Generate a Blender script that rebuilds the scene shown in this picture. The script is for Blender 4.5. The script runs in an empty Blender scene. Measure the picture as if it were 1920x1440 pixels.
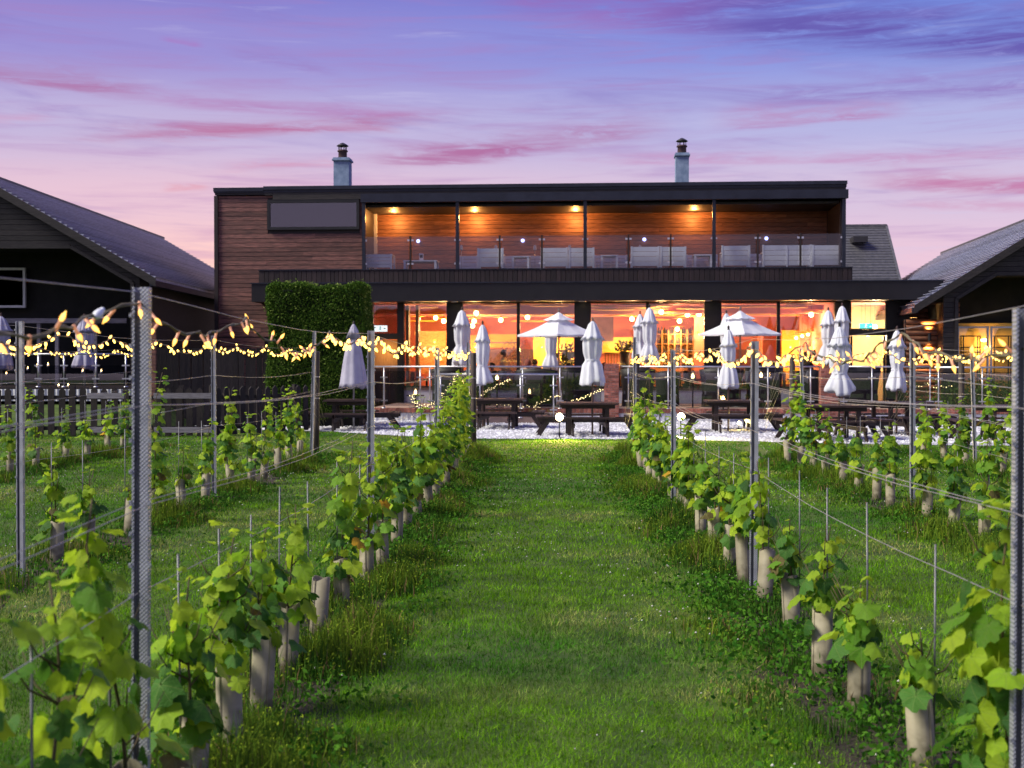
import bpy, bmesh, math, random
import numpy as np
from mathutils import Vector, Matrix, Euler
R = math.radians
rnd = random.Random(7)
sc = bpy.context.scene
col = sc.collection

# ------------------------------------------------------------------ camera
FPX = 2400.0                      # focal length in photo pixels (1920 wide)
cam_d = bpy.data.cameras.new('camera')
cam_d.sensor_width = 36.0
cam_d.lens = 36.0 * FPX / 1920.0
cam_d.clip_start = 0.05
cam_d.clip_end = 1200.0
cam_d.dof.use_dof = True
cam_d.dof.focus_distance = 13.0
cam_d.dof.aperture_fstop = 4.6
cam = bpy.data.objects.new('camera', cam_d)
col.objects.link(cam)
CAM = Vector((0, 0, 1.6))
cam.location = CAM
cam.rotation_euler = (R(90 - 0.88), 0, R(1.456))
sc.camera = cam
CROT = cam.rotation_euler.to_matrix()

# ------------------------------------------------------------------ render look
sc.render.engine = 'CYCLES'
sc.view_settings.view_transform = 'Standard'
sc.view_settings.look = 'None'
sc.view_settings.gamma = 1.0
sc.view_settings.use_curve_mapping = False
sc.view_settings.exposure = 0.3
sc.cycles.use_denoising = True
sc.cycles.max_bounces = 8
sc.cycles.transparent_max_bounces = 24
sc.cycles.sample_clamp_indirect = 4.0
sc.cycles.caustics_reflective = False
sc.cycles.caustics_refractive = False

def lin(r, g, b):
    f = lambda c: (c / 255 / 12.92) if c <= 10 else ((c / 255 + 0.055) / 1.055) ** 2.4
    return (f(r), f(g), f(b), 1.0)

# ------------------------------------------------------------------ world: dusk sky
W = bpy.data.worlds.new('World')
sc.world = W
W.use_nodes = True
nt = W.node_tree
for n in list(nt.nodes): nt.nodes.remove(n)
def N(t, **k):
    n = nt.nodes.new(t)
    for a, b in k.items(): setattr(n, a, b)
    return n
def L(a, b): nt.links.new(a, b)
def M(op, a, b=None, c=None, clamp=False):
    n = N('ShaderNodeMath', operation=op, use_clamp=clamp)
    for i, v in enumerate((a, b, c)):
        if v is None: continue
        if isinstance(v, (int, float)): n.inputs[i].default_value = v
        else: L(v, n.inputs[i])
    return n.outputs[0]
def MIX(f, a, b):
    n = N('ShaderNodeMix', data_type='RGBA')
    if isinstance(f, (int, float)): n.inputs[0].default_value = f
    else: L(f, n.inputs[0])
    for s, v in ((6, a), (7, b)):
        if isinstance(v, tuple): n.inputs[s].default_value = v
        else: L(v, n.inputs[s])
    return n.outputs[2]
tc = N('ShaderNodeTexCoord')
sep = N('ShaderNodeSeparateXYZ'); L(tc.outputs['Generated'], sep.inputs[0])
az = M('MULTIPLY', M('ARCTAN2', sep.outputs[0], sep.outputs[1]), 57.2958)
el = M('MULTIPLY', M('ARCSINE', sep.outputs[2]), 57.2958)
def smooth(v, a, b):
    n = N('ShaderNodeMapRange', interpolation_type='SMOOTHSTEP')
    L(v, n.inputs[0]); n.inputs[1].default_value = a; n.inputs[2].default_value = b
    return n.outputs[0]
def ramp(v, stops):
    n = N('ShaderNodeValToRGB'); L(v, n.inputs[0])
    e = n.color_ramp.elements
    e[0].position, e[0].color = stops[0][0], lin(*stops[0][1])
    e[1].position, e[1].color = stops[-1][0], lin(*stops[-1][1])
    for p, c in stops[1:-1]:
        x = e.new(p); x.color = lin(*c)
    n.color_ramp.interpolation = 'EASE'
    return n.outputs[0]
t = M('DIVIDE', el, 90.0, clamp=True)
leftc = ramp(t, [(0.0, (254, 196, 180)), (0.04, (252, 206, 200)), (0.08, (226, 194, 216)), (0.112, (190, 180, 222)), (0.15, (150, 142, 214)), (0.19, (122, 120, 206)), (0.4, (92, 100, 190)), (1.0, (84, 96, 176))])
rightc = ramp(t, [(0.0, (246, 194, 204)), (0.045, (236, 200, 222)), (0.085, (212, 196, 226)), (0.115, (180, 182, 230)), (0.155, (124, 148, 228)), (0.19, (84, 116, 216)), (0.4, (72, 96, 190)), (1.0, (78, 94, 176))])
sky = MIX(smooth(az, -20.0, 24.0), leftc, rightc)
# wispy cirrus, stretched along the azimuth
cv = N('ShaderNodeCombineXYZ')
L(M('MULTIPLY', az, 0.045), cv.inputs[0]); L(M('ADD', M('MULTIPLY', el, 0.42), M('MULTIPLY', az, 0.03)), cv.inputs[1])
n1 = N('ShaderNodeTexNoise'); n1.inputs['Scale'].default_value = 1.6; n1.inputs['Detail'].default_value = 8; n1.inputs['Roughness'].default_value = 0.62; n1.inputs['Distortion'].default_value = 0.6
L(cv.outputs[0], n1.inputs['Vector'])
cv2 = N('ShaderNodeCombineXYZ')
L(M('MULTIPLY', az, 0.35), cv2.inputs[0]); L(M('MULTIPLY', el, 2.2), cv2.inputs[1])
n2 = N('ShaderNodeTexNoise'); n2.inputs['Scale'].default_value = 1.3; n2.inputs['Detail'].default_value = 8; n2.inputs['Roughness'].default_value = 0.65; n2.inputs['Distortion'].default_value = 0.8
L(cv2.outputs[0], n2.inputs['Vector'])
wob = M('SUBTRACT', n2.outputs[0], 0.5)
wob1 = M('SUBTRACT', n1.outputs[0], 0.5)
wisp = smooth(n1.outputs[0], 0.5, 0.76)
cv3 = N('ShaderNodeCombineXYZ')
L(M('MULTIPLY', az, 0.10), cv3.inputs[0]); L(M('ADD', M('MULTIPLY', el, 1.5), M('MULTIPLY', az, -0.02)), cv3.inputs[1])
n3 = N('ShaderNodeTexNoise'); n3.inputs['Scale'].default_value = 1.1; n3.inputs['Detail'].default_value = 9; n3.inputs['Roughness'].default_value = 0.6; n3.inputs['Distortion'].default_value = 0.5
L(cv3.outputs[0], n3.inputs['Vector'])
fib = smooth(n3.outputs[0], 0.46, 0.72)
lowband = smooth(el, 1.0, 5.0)
sky = MIX(M('MULTIPLY', wisp, 0.5), sky, lin(132, 112, 192))
sky = MIX(M('MULTIPLY', M('MULTIPLY', fib, lowband), 0.42), sky, lin(168, 124, 190))
sky = MIX(M('MULTIPLY', smooth(n3.outputs[0], 0.42, 0.26), 0.25), sky, lin(205, 205, 240))
DEG = lambda px: math.degrees(math.atan((px - 1021) / FPX))
ELV = lambda px, py: math.degrees(math.atan((683 - py) / FPX * math.cos(math.radians(DEG(px)))))
# (x1,y1,x2,y2,thickness px,strength,colour) of the streaks seen in the evening sky
ST = [(-260, 108, 330, 172, 13, .75, (170, 112, 168)), (150, 170, 900, 232, 9, .55, (176, 124, 186)),
      (60, 258, 900, 228, 9, .85, (180, 108, 160)), (380, 318, 700, 308, 6, .5, (212, 146, 182)),
      (620, 310, 1290, 244, 12, .9, (174, 108, 164)), (960, 300, 2100, 288, 6, .45, (200, 132, 184)),
      (820, -30, 1500, 62, 34, .7, (150, 104, 186)), (1120, 18, 2300, 108, 34, .9, (100, 88, 176)),
      (1300, 200, 2200, 150, 15, .6, (138, 112, 190)), (1300, 236, 1720, 208, 9, .75, (186, 112, 170)),
      (1560, 348, 2300, 352, 12, .75, (196, 116, 166)), (1600, 388, 2200, 392, 6, .5, (206, 132, 178)),
      (290, 70, 390, 86, 4, .6, (170, 110, 190)), (400, 96, 660, 140, 4, .5, (150, 118, 190)),
      (290, 352, 400, 348, 4, .6, (220, 156, 180)), (1440, 120, 1800, 168, 10, .4, (150, 122, 196)),
      (1480, 292, 1800, 330, 8, .35, (196, 140, 190)), (-200, 215, 120, 224, 4, .4, (210, 150, 190))]
for (x1, y1, x2, y2, th, s, c) in ST:
    a1, a2, e1, e2 = DEG(x1), DEG(x2), ELV(x1, y1), ELV(x2, y2)
    w = math.degrees(th * 1.15 / FPX)
    k = (e2 - e1) / (a2 - a1)
    line = M('ADD', M('MULTIPLY', az, k), e1 - k * a1)
    line = M('ADD', line, M('MULTIPLY', wob, 1.5 * w + .25))
    line = M('ADD', line, M('MULTIPLY', wob1, 1.2))
    d = M('DIVIDE', M('SUBTRACT', el, line), w)
    up = M('MULTIPLY', M('MAXIMUM', d, 0.0), 0.6); dn = M('MULTIPLY', M('MINIMUM', d, 0.0), 1.3)
    q = M('ADD', up, dn)
    g = M('EXPONENT', M('MULTIPLY', M('MULTIPLY', q, q), -1.0))
    f = (a2 - a1) * 0.3
    g = M('MULTIPLY', g, M('MULTIPLY', smooth(az, a1, a1 + f), M('SUBTRACT', 1.0, smooth(az, a2 - f, a2))))
    g = M('MULTIPLY', g, M('MULTIPLY', M('MULTIPLY', smooth(n2.outputs[0], 0.2, 0.55), M('ADD', .55, M('MULTIPLY', smooth(n3.outputs[0], .35, .6), .6))), s * .95))
    sky = MIX(M('MULTIPLY', g, 1.0, clamp=True), sky, lin(*c))
absaz = M('ABSOLUTE', az)
back = smooth(absaz, 55.0, 120.0)
sky = MIX(M('MULTIPLY', back, smooth(el, 60.0, 20.0)), sky, ramp(t, [(0.0, (206, 188, 206)), (0.06, (204, 190, 220)), (0.2, (176, 174, 224)), (0.5, (124, 132, 204)), (1.0, (84, 96, 176))]))
ground_mix = smooth(el, -1.5, 0.0)
sky = MIX(ground_mix, lin(60, 66, 60), sky)
SUN_EL, SUN_AZ = 44.0, -106.0      # soft fill sun, added from the left rear to brighten lawn, vines and facade
nish = N('ShaderNodeTexSky'); nish.sky_type = 'NISHITA'; nish.sun_disc = False
nish.sun_elevation = R(2.0); nish.sun_rotation = R(-14)
bg1 = N('ShaderNodeBackground'); L(sky, bg1.inputs[0]); bg1.inputs[1].default_value = 0.80
bg2 = N('ShaderNodeBackground'); L(nish.outputs[0], bg2.inputs[0]); bg2.inputs[1].default_value = 0.004
addb = N('ShaderNodeAddShader'); L(bg1.outputs[0], addb.inputs[0]); L(bg2.outputs[0], addb.inputs[1])
out = N('ShaderNodeOutputWorld'); L(addb.outputs[0], out.inputs[0])

sl = bpy.data.lights.new('fill_sun', 'SUN'); sl.energy = 4.5; sl.angle = R(24); sl.color = (1.0, 0.95, 0.78)
so = bpy.data.objects.new('fill_sun', sl); col.objects.link(so)
_d = Vector((math.sin(R(SUN_AZ)) * math.cos(R(SUN_EL)), math.cos(R(SUN_AZ)) * math.cos(R(SUN_EL)), math.sin(R(SUN_EL))))
so.rotation_euler = _d.to_track_quat('Z', 'Y').to_euler()

# ------------------------------------------------------------------ helpers
def ray(px, py):
    return (CROT @ Vector(((px - 960) / FPX, -(py - 720) / FPX, -1))).normalized()
def G(px, py, z=0.0):                       # where the line of sight meets the height z
    d = ray(px, py); s = (z - CAM.z) / d.z
    return CAM + d * s
def AT(px, py, Y):                          # where it meets the distance Y
    d = ray(px, py); return CAM + d * (Y / d.y)
class Frame:
    def __init__(s, x, y, deg):
        s.o = Vector((x, y, 0)); s.r = R(deg); s.m = Matrix.Translation(s.o) @ Matrix.Rotation(s.r, 4, 'Z'); s.i = s.m.inverted()
    def __call__(s, px, py, v):             # (u, w) on the plane at local depth v
        o = s.i @ CAM; d = s.i.to_3x3() @ ray(px, py); t_ = (v - o.y) / d.y; p = o + d * t_
        return p.x, p.z
    def u(s, px, v): return s(px, 683, v)[0]
    def w(s, px, py, v): return s(px, py, v)[1]
    def world(s, u, v, w): return s.m @ Vector((u, v, w))

def tag(o, label=None, cat=None, group=None, kind=None):
    if label: o['label'] = label
    if cat: o['category'] = cat
    if group: o['group'] = group
    if kind: o['kind'] = kind
    return o
def empty(name, loc=(0, 0, 0), rz=0.0, label=None, cat=None, group=None):
    o = bpy.data.objects.new(name, None); col.objects.link(o)
    o.location = loc; o.rotation_euler = (0, 0, rz); o.empty_display_size = 0.2
    return tag(o, label, cat, group)
def link(name, me, parent=None, mat4=None):
    o = bpy.data.objects.new(name, me); col.objects.link(o)
    if parent: o.parent = parent
    if mat4 is not None: o.matrix_basis = mat4
    return o
class MB:
    def __init__(s): s.v = []; s.f = []; s.mi = []; s.m = 0; s.sm = []
    def add(s, vs, fs, smooth=False):
        b = len(s.v); s.v += [tuple(x) for x in vs]
        for f in fs: s.f.append(tuple(b + i for i in f)); s.mi.append(s.m); s.sm.append(smooth)
        return s
    def box(s, x0, x1, y0, y1, z0, z1, bev=0.0):
        if bev <= 0:
            vs = [(x, y, z) for z in (z0, z1) for y in (y0, y1) for x in (x0, x1)]
            return s.add(vs, [(0, 2, 3, 1), (4, 5, 7, 6), (0, 1, 5, 4), (2, 6, 7, 3), (0, 4, 6, 2), (1, 3, 7, 5)])
        vs = []; b = bev
        for z in (z0, z1):
            for (x, y) in ((x0 + b, y0), (x1 - b, y0), (x1, y0 + b), (x1, y1 - b), (x1 - b, y1), (x0 + b, y1), (x0, y1 - b), (x0, y0 + b)):
                vs.append((x, y, z))
        fs = [tuple(range(7, -1, -1)), tuple(range(8, 16))] + [(i, (i + 1) % 8, 8 + (i + 1) % 8, 8 + i) for i in range(8)]
        return s.add(vs, fs)
    def bar(s, a, b, w, h=None, n=4, smooth=None, up=(0, 0, 1)):   # straight bar from a to b
        a = Vector(a); b = Vector(b); h = h or w; d = (b - a)
        if d.length < 1e-6: return s
        d.normalize(); u = Vector(up)
        if abs(d.dot(u)) > .98: u = Vector((0, 1, 0))
        x = d.cross(u).normalized(); y = x.cross(d)
        vs = []
        for p in (a, b):
            for k in range(n):
                t_ = 2 * math.pi * (k + .5) / n; q = 1 / math.cos(math.pi / n) if n == 4 else 1
                vs.append(p + x * (math.cos(t_) * w / 2 * q) + y * (math.sin(t_) * h / 2 * q))
        fs = [tuple(range(n - 1, -1, -1)), tuple(range(n, 2 * n))] + [(k, (k + 1) % n, n + (k + 1) % n, n + k) for k in range(n)]
        return s.add(vs, fs, n > 5 if smooth is None else smooth)
    def tube(s, pts, r, n=6):
        pts = [Vector(p) for p in pts]; rs = r if isinstance(r, (list, tuple)) else [r] * len(pts)
        vs = []
        for i, p in enumerate(pts):
            d = (pts[min(i + 1, len(pts) - 1)] - pts[max(i - 1, 0)]).normalized()
            u = Vector((0, 0, 1)) if abs(d.z) < .95 else Vector((0, 1, 0))
            x = d.cross(u).normalized(); y = x.cross(d)
            for k in range(n):
                t_ = 2 * math.pi * k / n; vs.append(p + (x * math.cos(t_) + y * math.sin(t_)) * rs[i])
        fs = [(i * n + k, i * n + (k + 1) % n, (i + 1) * n + (k + 1) % n, (i + 1) * n + k) for i in range(len(pts) - 1) for k in range(n)]
        fs += [tuple(range(n - 1, -1, -1)), tuple((len(pts) - 1) * n + k for k in range(n))]
        return s.add(vs, fs, True)
    def lathe(s, prof, n=16, c=(0, 0, 0), smooth=True, mod=None):
        vs = []
        for (r, z) in prof:
            for k in range(n):
                t_ = 2 * math.pi * k / n; q = r * (mod(t_, z) if mod else 1)
                vs.append((c[0] + q * math.cos(t_), c[1] + q * math.sin(t_), c[2] + z))
        fs = [(i * n + k, i * n + (k + 1) % n, (i + 1) * n + (k + 1) % n, (i + 1) * n + k) for i in range(len(prof) - 1) for k in range(n)]
        return s.add(vs, fs, smooth)
    def prism(s, poly, y0, y1):             # polygon in xz extruded along y
        n = len(poly); vs = [(x, y0, z) for x, z in poly] + [(x, y1, z) for x, z in poly]
        return s.add(vs, [tuple(range(n)), tuple(range(2 * n - 1, n - 1, -1))] + [(i, n + i, n + (i + 1) % n, (i + 1) % n) for i in range(n)])
    def slab(s, poly, z0, z1):              # polygon in xy extruded along z
        n = len(poly); vs = [(x, y, z0) for x, y in poly] + [(x, y, z1) for x, y in poly]
        return s.add(vs, [tuple(range(n - 1, -1, -1)), tuple(range(n, 2 * n))] + [(i, (i + 1) % n, n + (i + 1) % n, n + i) for i in range(n)])
    def mesh(s, name, *mats):
        me = bpy.data.meshes.new(name); me.from_pydata(s.v, [], s.f); 
        for m in mats: me.materials.append(m)
        if len(mats) > 1: me.polygons.foreach_set('material_index', s.mi)
        me.polygons.foreach_set('use_smooth', s.sm); me.update()
        return me
    def build(s, name, mat, parent=None, mat4=None):
        ms = mat if isinstance(mat, (list, tuple)) else (mat,)
        return link(name, s.mesh(name, *ms), parent, mat4)

# ------------------------------------------------------------------ materials
def newmat(name):
    m = bpy.data.materials.new(name); m.use_nodes = True
    t_ = m.node_tree; b = t_.nodes['Principled BSDF']
    return m, t_, b
def n_(t_, typ, **k):
    n = t_.nodes.new(typ)
    for a, b in k.items(): setattr(n, a, b)
    return n
def surf(name, c1, c2, scale=4.0, stretch=(1, 1, 1), rough=0.6, bump=0.2, bscale=None, vary=0.0, metal=0.0, spec=0.4, detail=6, coord='Object', c3=None, lo=.35, hi=.65, bdist=.01):
    m, t_, b = newmat(name)
    tc_ = n_(t_, 'ShaderNodeTexCoord'); mp = n_(t_, 'ShaderNodeMapping'); mp.inputs['Scale'].default_value = stretch
    oi = n_(t_, 'ShaderNodeObjectInfo')
    off = n_(t_, 'ShaderNodeVectorMath', operation='ADD')
    sc_ = n_(t_, 'ShaderNodeMath', operation='MULTIPLY'); sc_.inputs[1].default_value = 37.0
    t_.links.new(oi.outputs['Random'], sc_.inputs[0])
    t_.links.new(tc_.outputs[coord], mp.inputs[0]); t_.links.new(mp.outputs[0], off.inputs[0]); t_.links.new(sc_.outputs[0], off.inputs[1])
    nz = n_(t_, 'ShaderNodeTexNoise'); nz.inputs['Scale'].default_value = scale; nz.inputs['Detail'].default_value = detail; nz.inputs['Roughness'].default_value = .6
    t_.links.new(off.outputs[0], nz.inputs['Vector'])
    cr = n_(t_, 'ShaderNodeValToRGB'); e = cr.color_ramp.elements
    e[0].position = lo; e[0].color = c1; e[1].position = hi; e[1].color = c2
    if c3: x = e.new((lo + hi) / 2); x.color = c3
    t_.links.new(nz.outputs[0], cr.inputs[0]); colr = cr.outputs[0]
    if vary:
        hs = n_(t_, 'ShaderNodeHueSaturation'); mr = n_(t_, 'ShaderNodeMapRange'); mr.inputs[3].default_value = 1 - vary; mr.inputs[4].default_value = 1 + vary
        t_.links.new(oi.outputs['Random'], mr.inputs[0]); t_.links.new(mr.outputs[0], hs.inputs['Value']); t_.links.new(colr, hs.inputs['Color']); colr = hs.outputs[0]
    t_.links.new(colr, b.inputs['Base Color'])
    b.inputs['Roughness'].default_value = rough; b.inputs['Metallic'].default_value = metal; b.inputs['Specular IOR Level'].default_value = spec
    if bump:
        bp = n_(t_, 'ShaderNodeBump'); bp.inputs['Strength'].default_value = bump; bp.inputs['Distance'].default_value = bdist
        if bscale:
            n2_ = n_(t_, 'ShaderNodeTexNoise'); n2_.inputs['Scale'].default_value = bscale; n2_.inputs['Detail'].default_value = 5
            t_.links.new(off.outputs[0], n2_.inputs['Vector']); t_.links.new(n2_.outputs[0], bp.inputs['Height'])
        else: t_.links.new(nz.outputs[0], bp.inputs['Height'])
        t_.links.new(bp.outputs[0], b.inputs['Normal'])
    return m
def c4(r, g, b): return (r, g, b, 1)
def emis(name, c, s, sampling='AUTO'):
    m, t_, b = newmat(name); b.inputs['Base Color'].default_value = c4(.02, .02, .02)
    b.inputs['Emission Color'].default_value = c4(*c); b.inputs['Emission Strength'].default_value = s
    m.cycles.emission_sampling = sampling
    return m
def glassm(name, tint=(1, 1, 1), refl=0.12, tr=0.9, rough=0.0):
    m, t_, b = newmat(name); t_.nodes.remove(b); o = t_.nodes['Material Output']
    tr_ = n_(t_, 'ShaderNodeBsdfTransparent'); tr_.inputs[0].default_value = c4(tint[0] * tr, tint[1] * tr, tint[2] * tr)
    gl = n_(t_, 'ShaderNodeBsdfGlossy'); gl.inputs['Roughness'].default_value = rough; gl.inputs[0].default_value = c4(1, 1, 1)
    fr = n_(t_, 'ShaderNodeLayerWeight'); fr.inputs[0].default_value = .25
    mr = n_(t_, 'ShaderNodeMapRange'); mr.inputs[3].default_value = refl; mr.inputs[4].default_value = 1.0
    t_.links.new(fr.outputs['Fresnel'], mr.inputs[0])
    mx = n_(t_, 'ShaderNodeMixShader'); t_.links.new(mr.outputs[0], mx.inputs[0]); t_.links.new(tr_.outputs[0], mx.inputs[1]); t_.links.new(gl.outputs[0], mx.inputs[2])
    t_.links.new(mx.outputs[0], o.inputs[0])
    return m
K = {}
K['plank'] = surf('weathered cedar', c4(.072, .032, .028), c4(.24, .10, .078), 3, (1.2, 1.2, 14), .62, .35, vary=.35, c3=c4(.145, .062, .050))
K['cedar_warm'] = surf('warm cedar', c4(.12, .05, .03), c4(.30, .13, .07), 3, (1.2, 1.2, 14), .5, .3, vary=.3)
K['plank_dark'] = surf('black stained boards', c4(.012, .010, .010), c4(.034, .028, .027), 4, (1, 1, 12), .55, .4, vary=.3)
K['board_dark'] = surf('dark stained boards', c4(.016, .010, .011), c4(.034, .020, .021), 4, (12, 12, 1), .55, .4, vary=.35)
K['anthracite'] = surf('anthracite metal', c4(.014, .016, .028), c4(.022, .025, .042), 3, rough=.38, bump=.03, metal=.2)
K['fascia'] = surf('charcoal fascia', c4(.007, .006, .008), c4(.011, .010, .012), 2, rough=.42, bump=.03)
K['slate'] = surf('grey roof tile', c4(.27, .28, .38), c4(.39, .40, .52), 5, rough=.27, bump=.2, vary=.15, spec=.9)
K['slate_dark'] = surf('dark roof slate', c4(.06, .06, .07), c4(.105, .10, .11), 7, rough=.5, bump=.3, vary=.15)
K['black'] = surf('near black', c4(.006, .006, .006), c4(.012, .012, .011), 3, rough=.8, bump=0)
K['render'] = surf('pale render', c4(.17, .24, .36), c4(.28, .36, .50), 5, rough=.85, bump=.3, bscale=60)
K['pot'] = surf('terracotta pot', c4(.05, .028, .03), c4(.085, .045, .045), 6, rough=.8)
K['cowl'] = surf('dark cowl', c4(.02, .018, .02), c4(.03, .028, .03), 4, rough=.5)
K['window_frame'] = surf('window frame', c4(.012, .012, .013), c4(.02, .02, .02), 3, rough=.35, bump=0)
K['white_frame'] = surf('pale frame', c4(.55, .55, .58), c4(.68, .68, .70), 3, rough=.45, bump=.02)
K['glass'] = glassm('window glass', refl=.055, tr=.96)
K['glass_dark'] = glassm('dark window glass', (.35, .33, .4), refl=.22, tr=.7)
K['glass_black'] = glassm('unlit window glass', (.3, .3, .35), refl=-.03, tr=.6)
K['glass_upper'] = glassm('upper window glass', (.8, .78, .9), refl=.07, tr=.85)
K['glass_exit'] = glassm('left window glass', (.7, .66, .75), refl=.10, tr=.75)
K['bal_glass'] = glassm('balustrade glass', (.86, .86, .92), refl=.07, tr=.86)
K['balcony_glass'] = glassm('balcony glass', (.88, .88, .94), refl=.015, tr=.94)
K['steel'] = surf('stainless steel', c4(.48, .48, .52), c4(.62, .62, .66), 8, rough=.32, bump=.02, metal=.85)
K['galv'] = None
K['wood_post'] = surf('old fence post', c4(.055, .042, .038), c4(.12, .092, .08), 5, (6, 6, .8), .8, .6)
K['brick'] = surf('red brick', c4(.20, .065, .05), c4(.36, .15, .11), 9, rough=.85, bump=.5, vary=.45, c3=c4(.28, .10, .075))
K['mortar'] = surf('mortar', c4(.22, .19, .18), c4(.32, .28, .26), 20, rough=.9)
K['corrug'] = surf('painted corrugated sheet', c4(.50, .50, .56), c4(.68, .68, .72), 3, (4, 4, .6), .5, .1)
K['pave'] = surf('terrace paving', c4(.22, .15, .13), c4(.32, .22, .19), 3, rough=.7)
K['table'] = surf('dark picnic timber', c4(.014, .009, .009), c4(.04, .024, .021), 5, (1.5, 14, 14), .5, .4, vary=.3)
K['table_top'] = surf('worn picnic timber', c4(.022, .013, .012), c4(.065, .036, .033), 5, (1.5, 14, 14), .5, .4, vary=.3)
K['fence'] = surf('dark picket timber', c4(.012, .009, .009), c4(.032, .024, .022), 5, (10, 10, 1), .75, .5, vary=.35)
K['fence_pale'] = surf('grey weathered rail', c4(.16, .15, .17), c4(.30, .28, .31), 5, (1, 12, 12), .75, .4, vary=.2)
def fabric(name, a, b):
    m = surf(name, a, b, 3, rough=.85, bump=.25, bscale=14, detail=4, bdist=.03)
    t_ = m.node_tree; bs = t_.nodes['Principled BSDF']; o = t_.nodes['Material Output']
    tl = n_(t_, 'ShaderNodeBsdfTranslucent'); tl.inputs[0].default_value = b
    mx = n_(t_, 'ShaderNodeMixShader'); mx.inputs[0].default_value = .25
    t_.links.new(bs.outputs[0], mx.inputs[1]); t_.links.new(tl.outputs[0], mx.inputs[2]); t_.links.new(mx.outputs[0], o.inputs[0])
    return m
K['canvas'] = fabric('cream canvas', c4(.70, .71, .79), c4(.84, .85, .92))
K['canvas_grey'] = fabric('lilac grey canvas', c4(.42, .40, .52), c4(.55, .53, .66))
K['parasol_pole'] = surf('wooden parasol pole', c4(.16, .10, .08), c4(.26, .17, .13), 6, (8, 8, 1), .5, .1)
K['alu'] = surf('aluminium pole', c4(.45, .45, .5), c4(.58, .58, .62), 5, rough=.4, bump=0, metal=.6)
K['rattan'] = surf('black rattan', c4(.010, .009, .009), c4(.035, .03, .03), 70, rough=.5, bump=.6)
K['cushion'] = surf('grey cushion', c4(.10, .10, .11), c4(.16, .16, .18), 8, rough=.9)
K['white_paint'] = surf('white garden furniture paint', c4(.74, .76, .80), c4(.84, .86, .90), 3, rough=.45, bump=.05)
K['planter'] = surf('pale rendered wall', c4(.50, .50, .54), c4(.62, .62, .66), 3, rough=.8, bump=.1)
K['cap'] = surf('brown sill board', c4(.12, .07, .06), c4(.20, .12, .10), 5, (1, 8, 8), .6, .1)
K['tube'] = surf('vine guard plastic', c4(.25, .215, .14), c4(.45, .40, .28), 6, (1, 1, 2), .6, .2, vary=.15, c3=c4(.36, .32, .22), lo=.25, hi=.7)
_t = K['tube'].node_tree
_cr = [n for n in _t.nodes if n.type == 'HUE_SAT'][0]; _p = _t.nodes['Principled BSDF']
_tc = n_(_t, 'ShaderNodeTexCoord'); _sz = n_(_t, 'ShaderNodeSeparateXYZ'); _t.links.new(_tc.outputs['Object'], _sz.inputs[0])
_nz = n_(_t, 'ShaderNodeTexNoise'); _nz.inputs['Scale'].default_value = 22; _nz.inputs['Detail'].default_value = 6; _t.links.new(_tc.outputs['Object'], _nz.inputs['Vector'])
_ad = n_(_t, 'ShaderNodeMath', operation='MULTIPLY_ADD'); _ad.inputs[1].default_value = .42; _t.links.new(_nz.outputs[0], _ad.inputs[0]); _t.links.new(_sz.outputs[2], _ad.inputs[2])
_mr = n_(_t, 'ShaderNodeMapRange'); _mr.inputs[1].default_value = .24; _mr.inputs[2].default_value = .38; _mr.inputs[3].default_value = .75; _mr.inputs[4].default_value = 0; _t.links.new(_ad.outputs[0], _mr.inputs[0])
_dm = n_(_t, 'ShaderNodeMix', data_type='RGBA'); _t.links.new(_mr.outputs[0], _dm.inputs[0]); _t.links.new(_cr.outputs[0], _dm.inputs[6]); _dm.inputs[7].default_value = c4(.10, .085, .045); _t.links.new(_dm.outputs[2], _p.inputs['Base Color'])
_b = _t.nodes['Principled BSDF']; _o = _t.nodes['Material Output']
_tl = n_(_t, 'ShaderNodeBsdfTranslucent'); _tl.inputs[0].default_value = c4(.36, .31, .22)
_mx = n_(_t, 'ShaderNodeMixShader'); _mx.inputs[0].default_value = .3
_t.links.new(_b.outputs[0], _mx.inputs[1]); _t.links.new(_tl.outputs[0], _mx.inputs[2]); _t.links.new(_mx.outputs[0], _o.inputs[0])
K['stem'] = surf('vine stem', c4(.05, .045, .02), c4(.11, .075, .035), 20, rough=.7)
K['stake'] = surf('metal stake', c4(.11, .11, .12), c4(.19, .19, .21), 15, rough=.45, bump=.1, metal=.5)
K['wire'] = surf('trellis wire', c4(.40, .36, .36), c4(.52, .48, .47), 9, rough=.4, bump=0, metal=.5)
K['cable'] = surf('light string cable', c4(.12, .10, .06), c4(.20, .17, .10), 9, rough=.6, bump=0)
K['socket'] = surf('pale bulb holder', c4(.60, .36, .26), c4(.72, .44, .32), 9, rough=.5, bump=0)
_b = K['socket'].node_tree.nodes['Principled BSDF']; _b.inputs['Emission Color'].default_value = c4(1, .35, .12); _b.inputs['Emission Strength'].default_value = .35; K['socket'].cycles.emission_sampling = 'NONE'  # faint emission paints the bulb's glow onto the holder
def bulbmat():
    m, t_, b = newmat('lit bulb'); b.inputs['Base Color'].default_value = c4(.02, .02, .02); m.cycles.emission_sampling = 'NONE'
    lw_ = n_(t_, 'ShaderNodeLayerWeight'); lw_.inputs[0].default_value = .45
    cr = n_(t_, 'ShaderNodeValToRGB'); e = cr.color_ramp.elements; e[0].position = .15; e[0].color = c4(1, .66, .14); e[1].position = .7; e[1].color = c4(.9, .28, .008)
    t_.links.new(lw_.outputs['Facing'], cr.inputs[0]); t_.links.new(cr.outputs[0], b.inputs['Emission Color']); b.inputs['Emission Strength'].default_value = 2.4
    return m
K['bulb'] = bulbmat()
K['bulb_far'] = emis('distant lit bulb', (1.0, .60, .11), 4.2, 'NONE')
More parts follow.
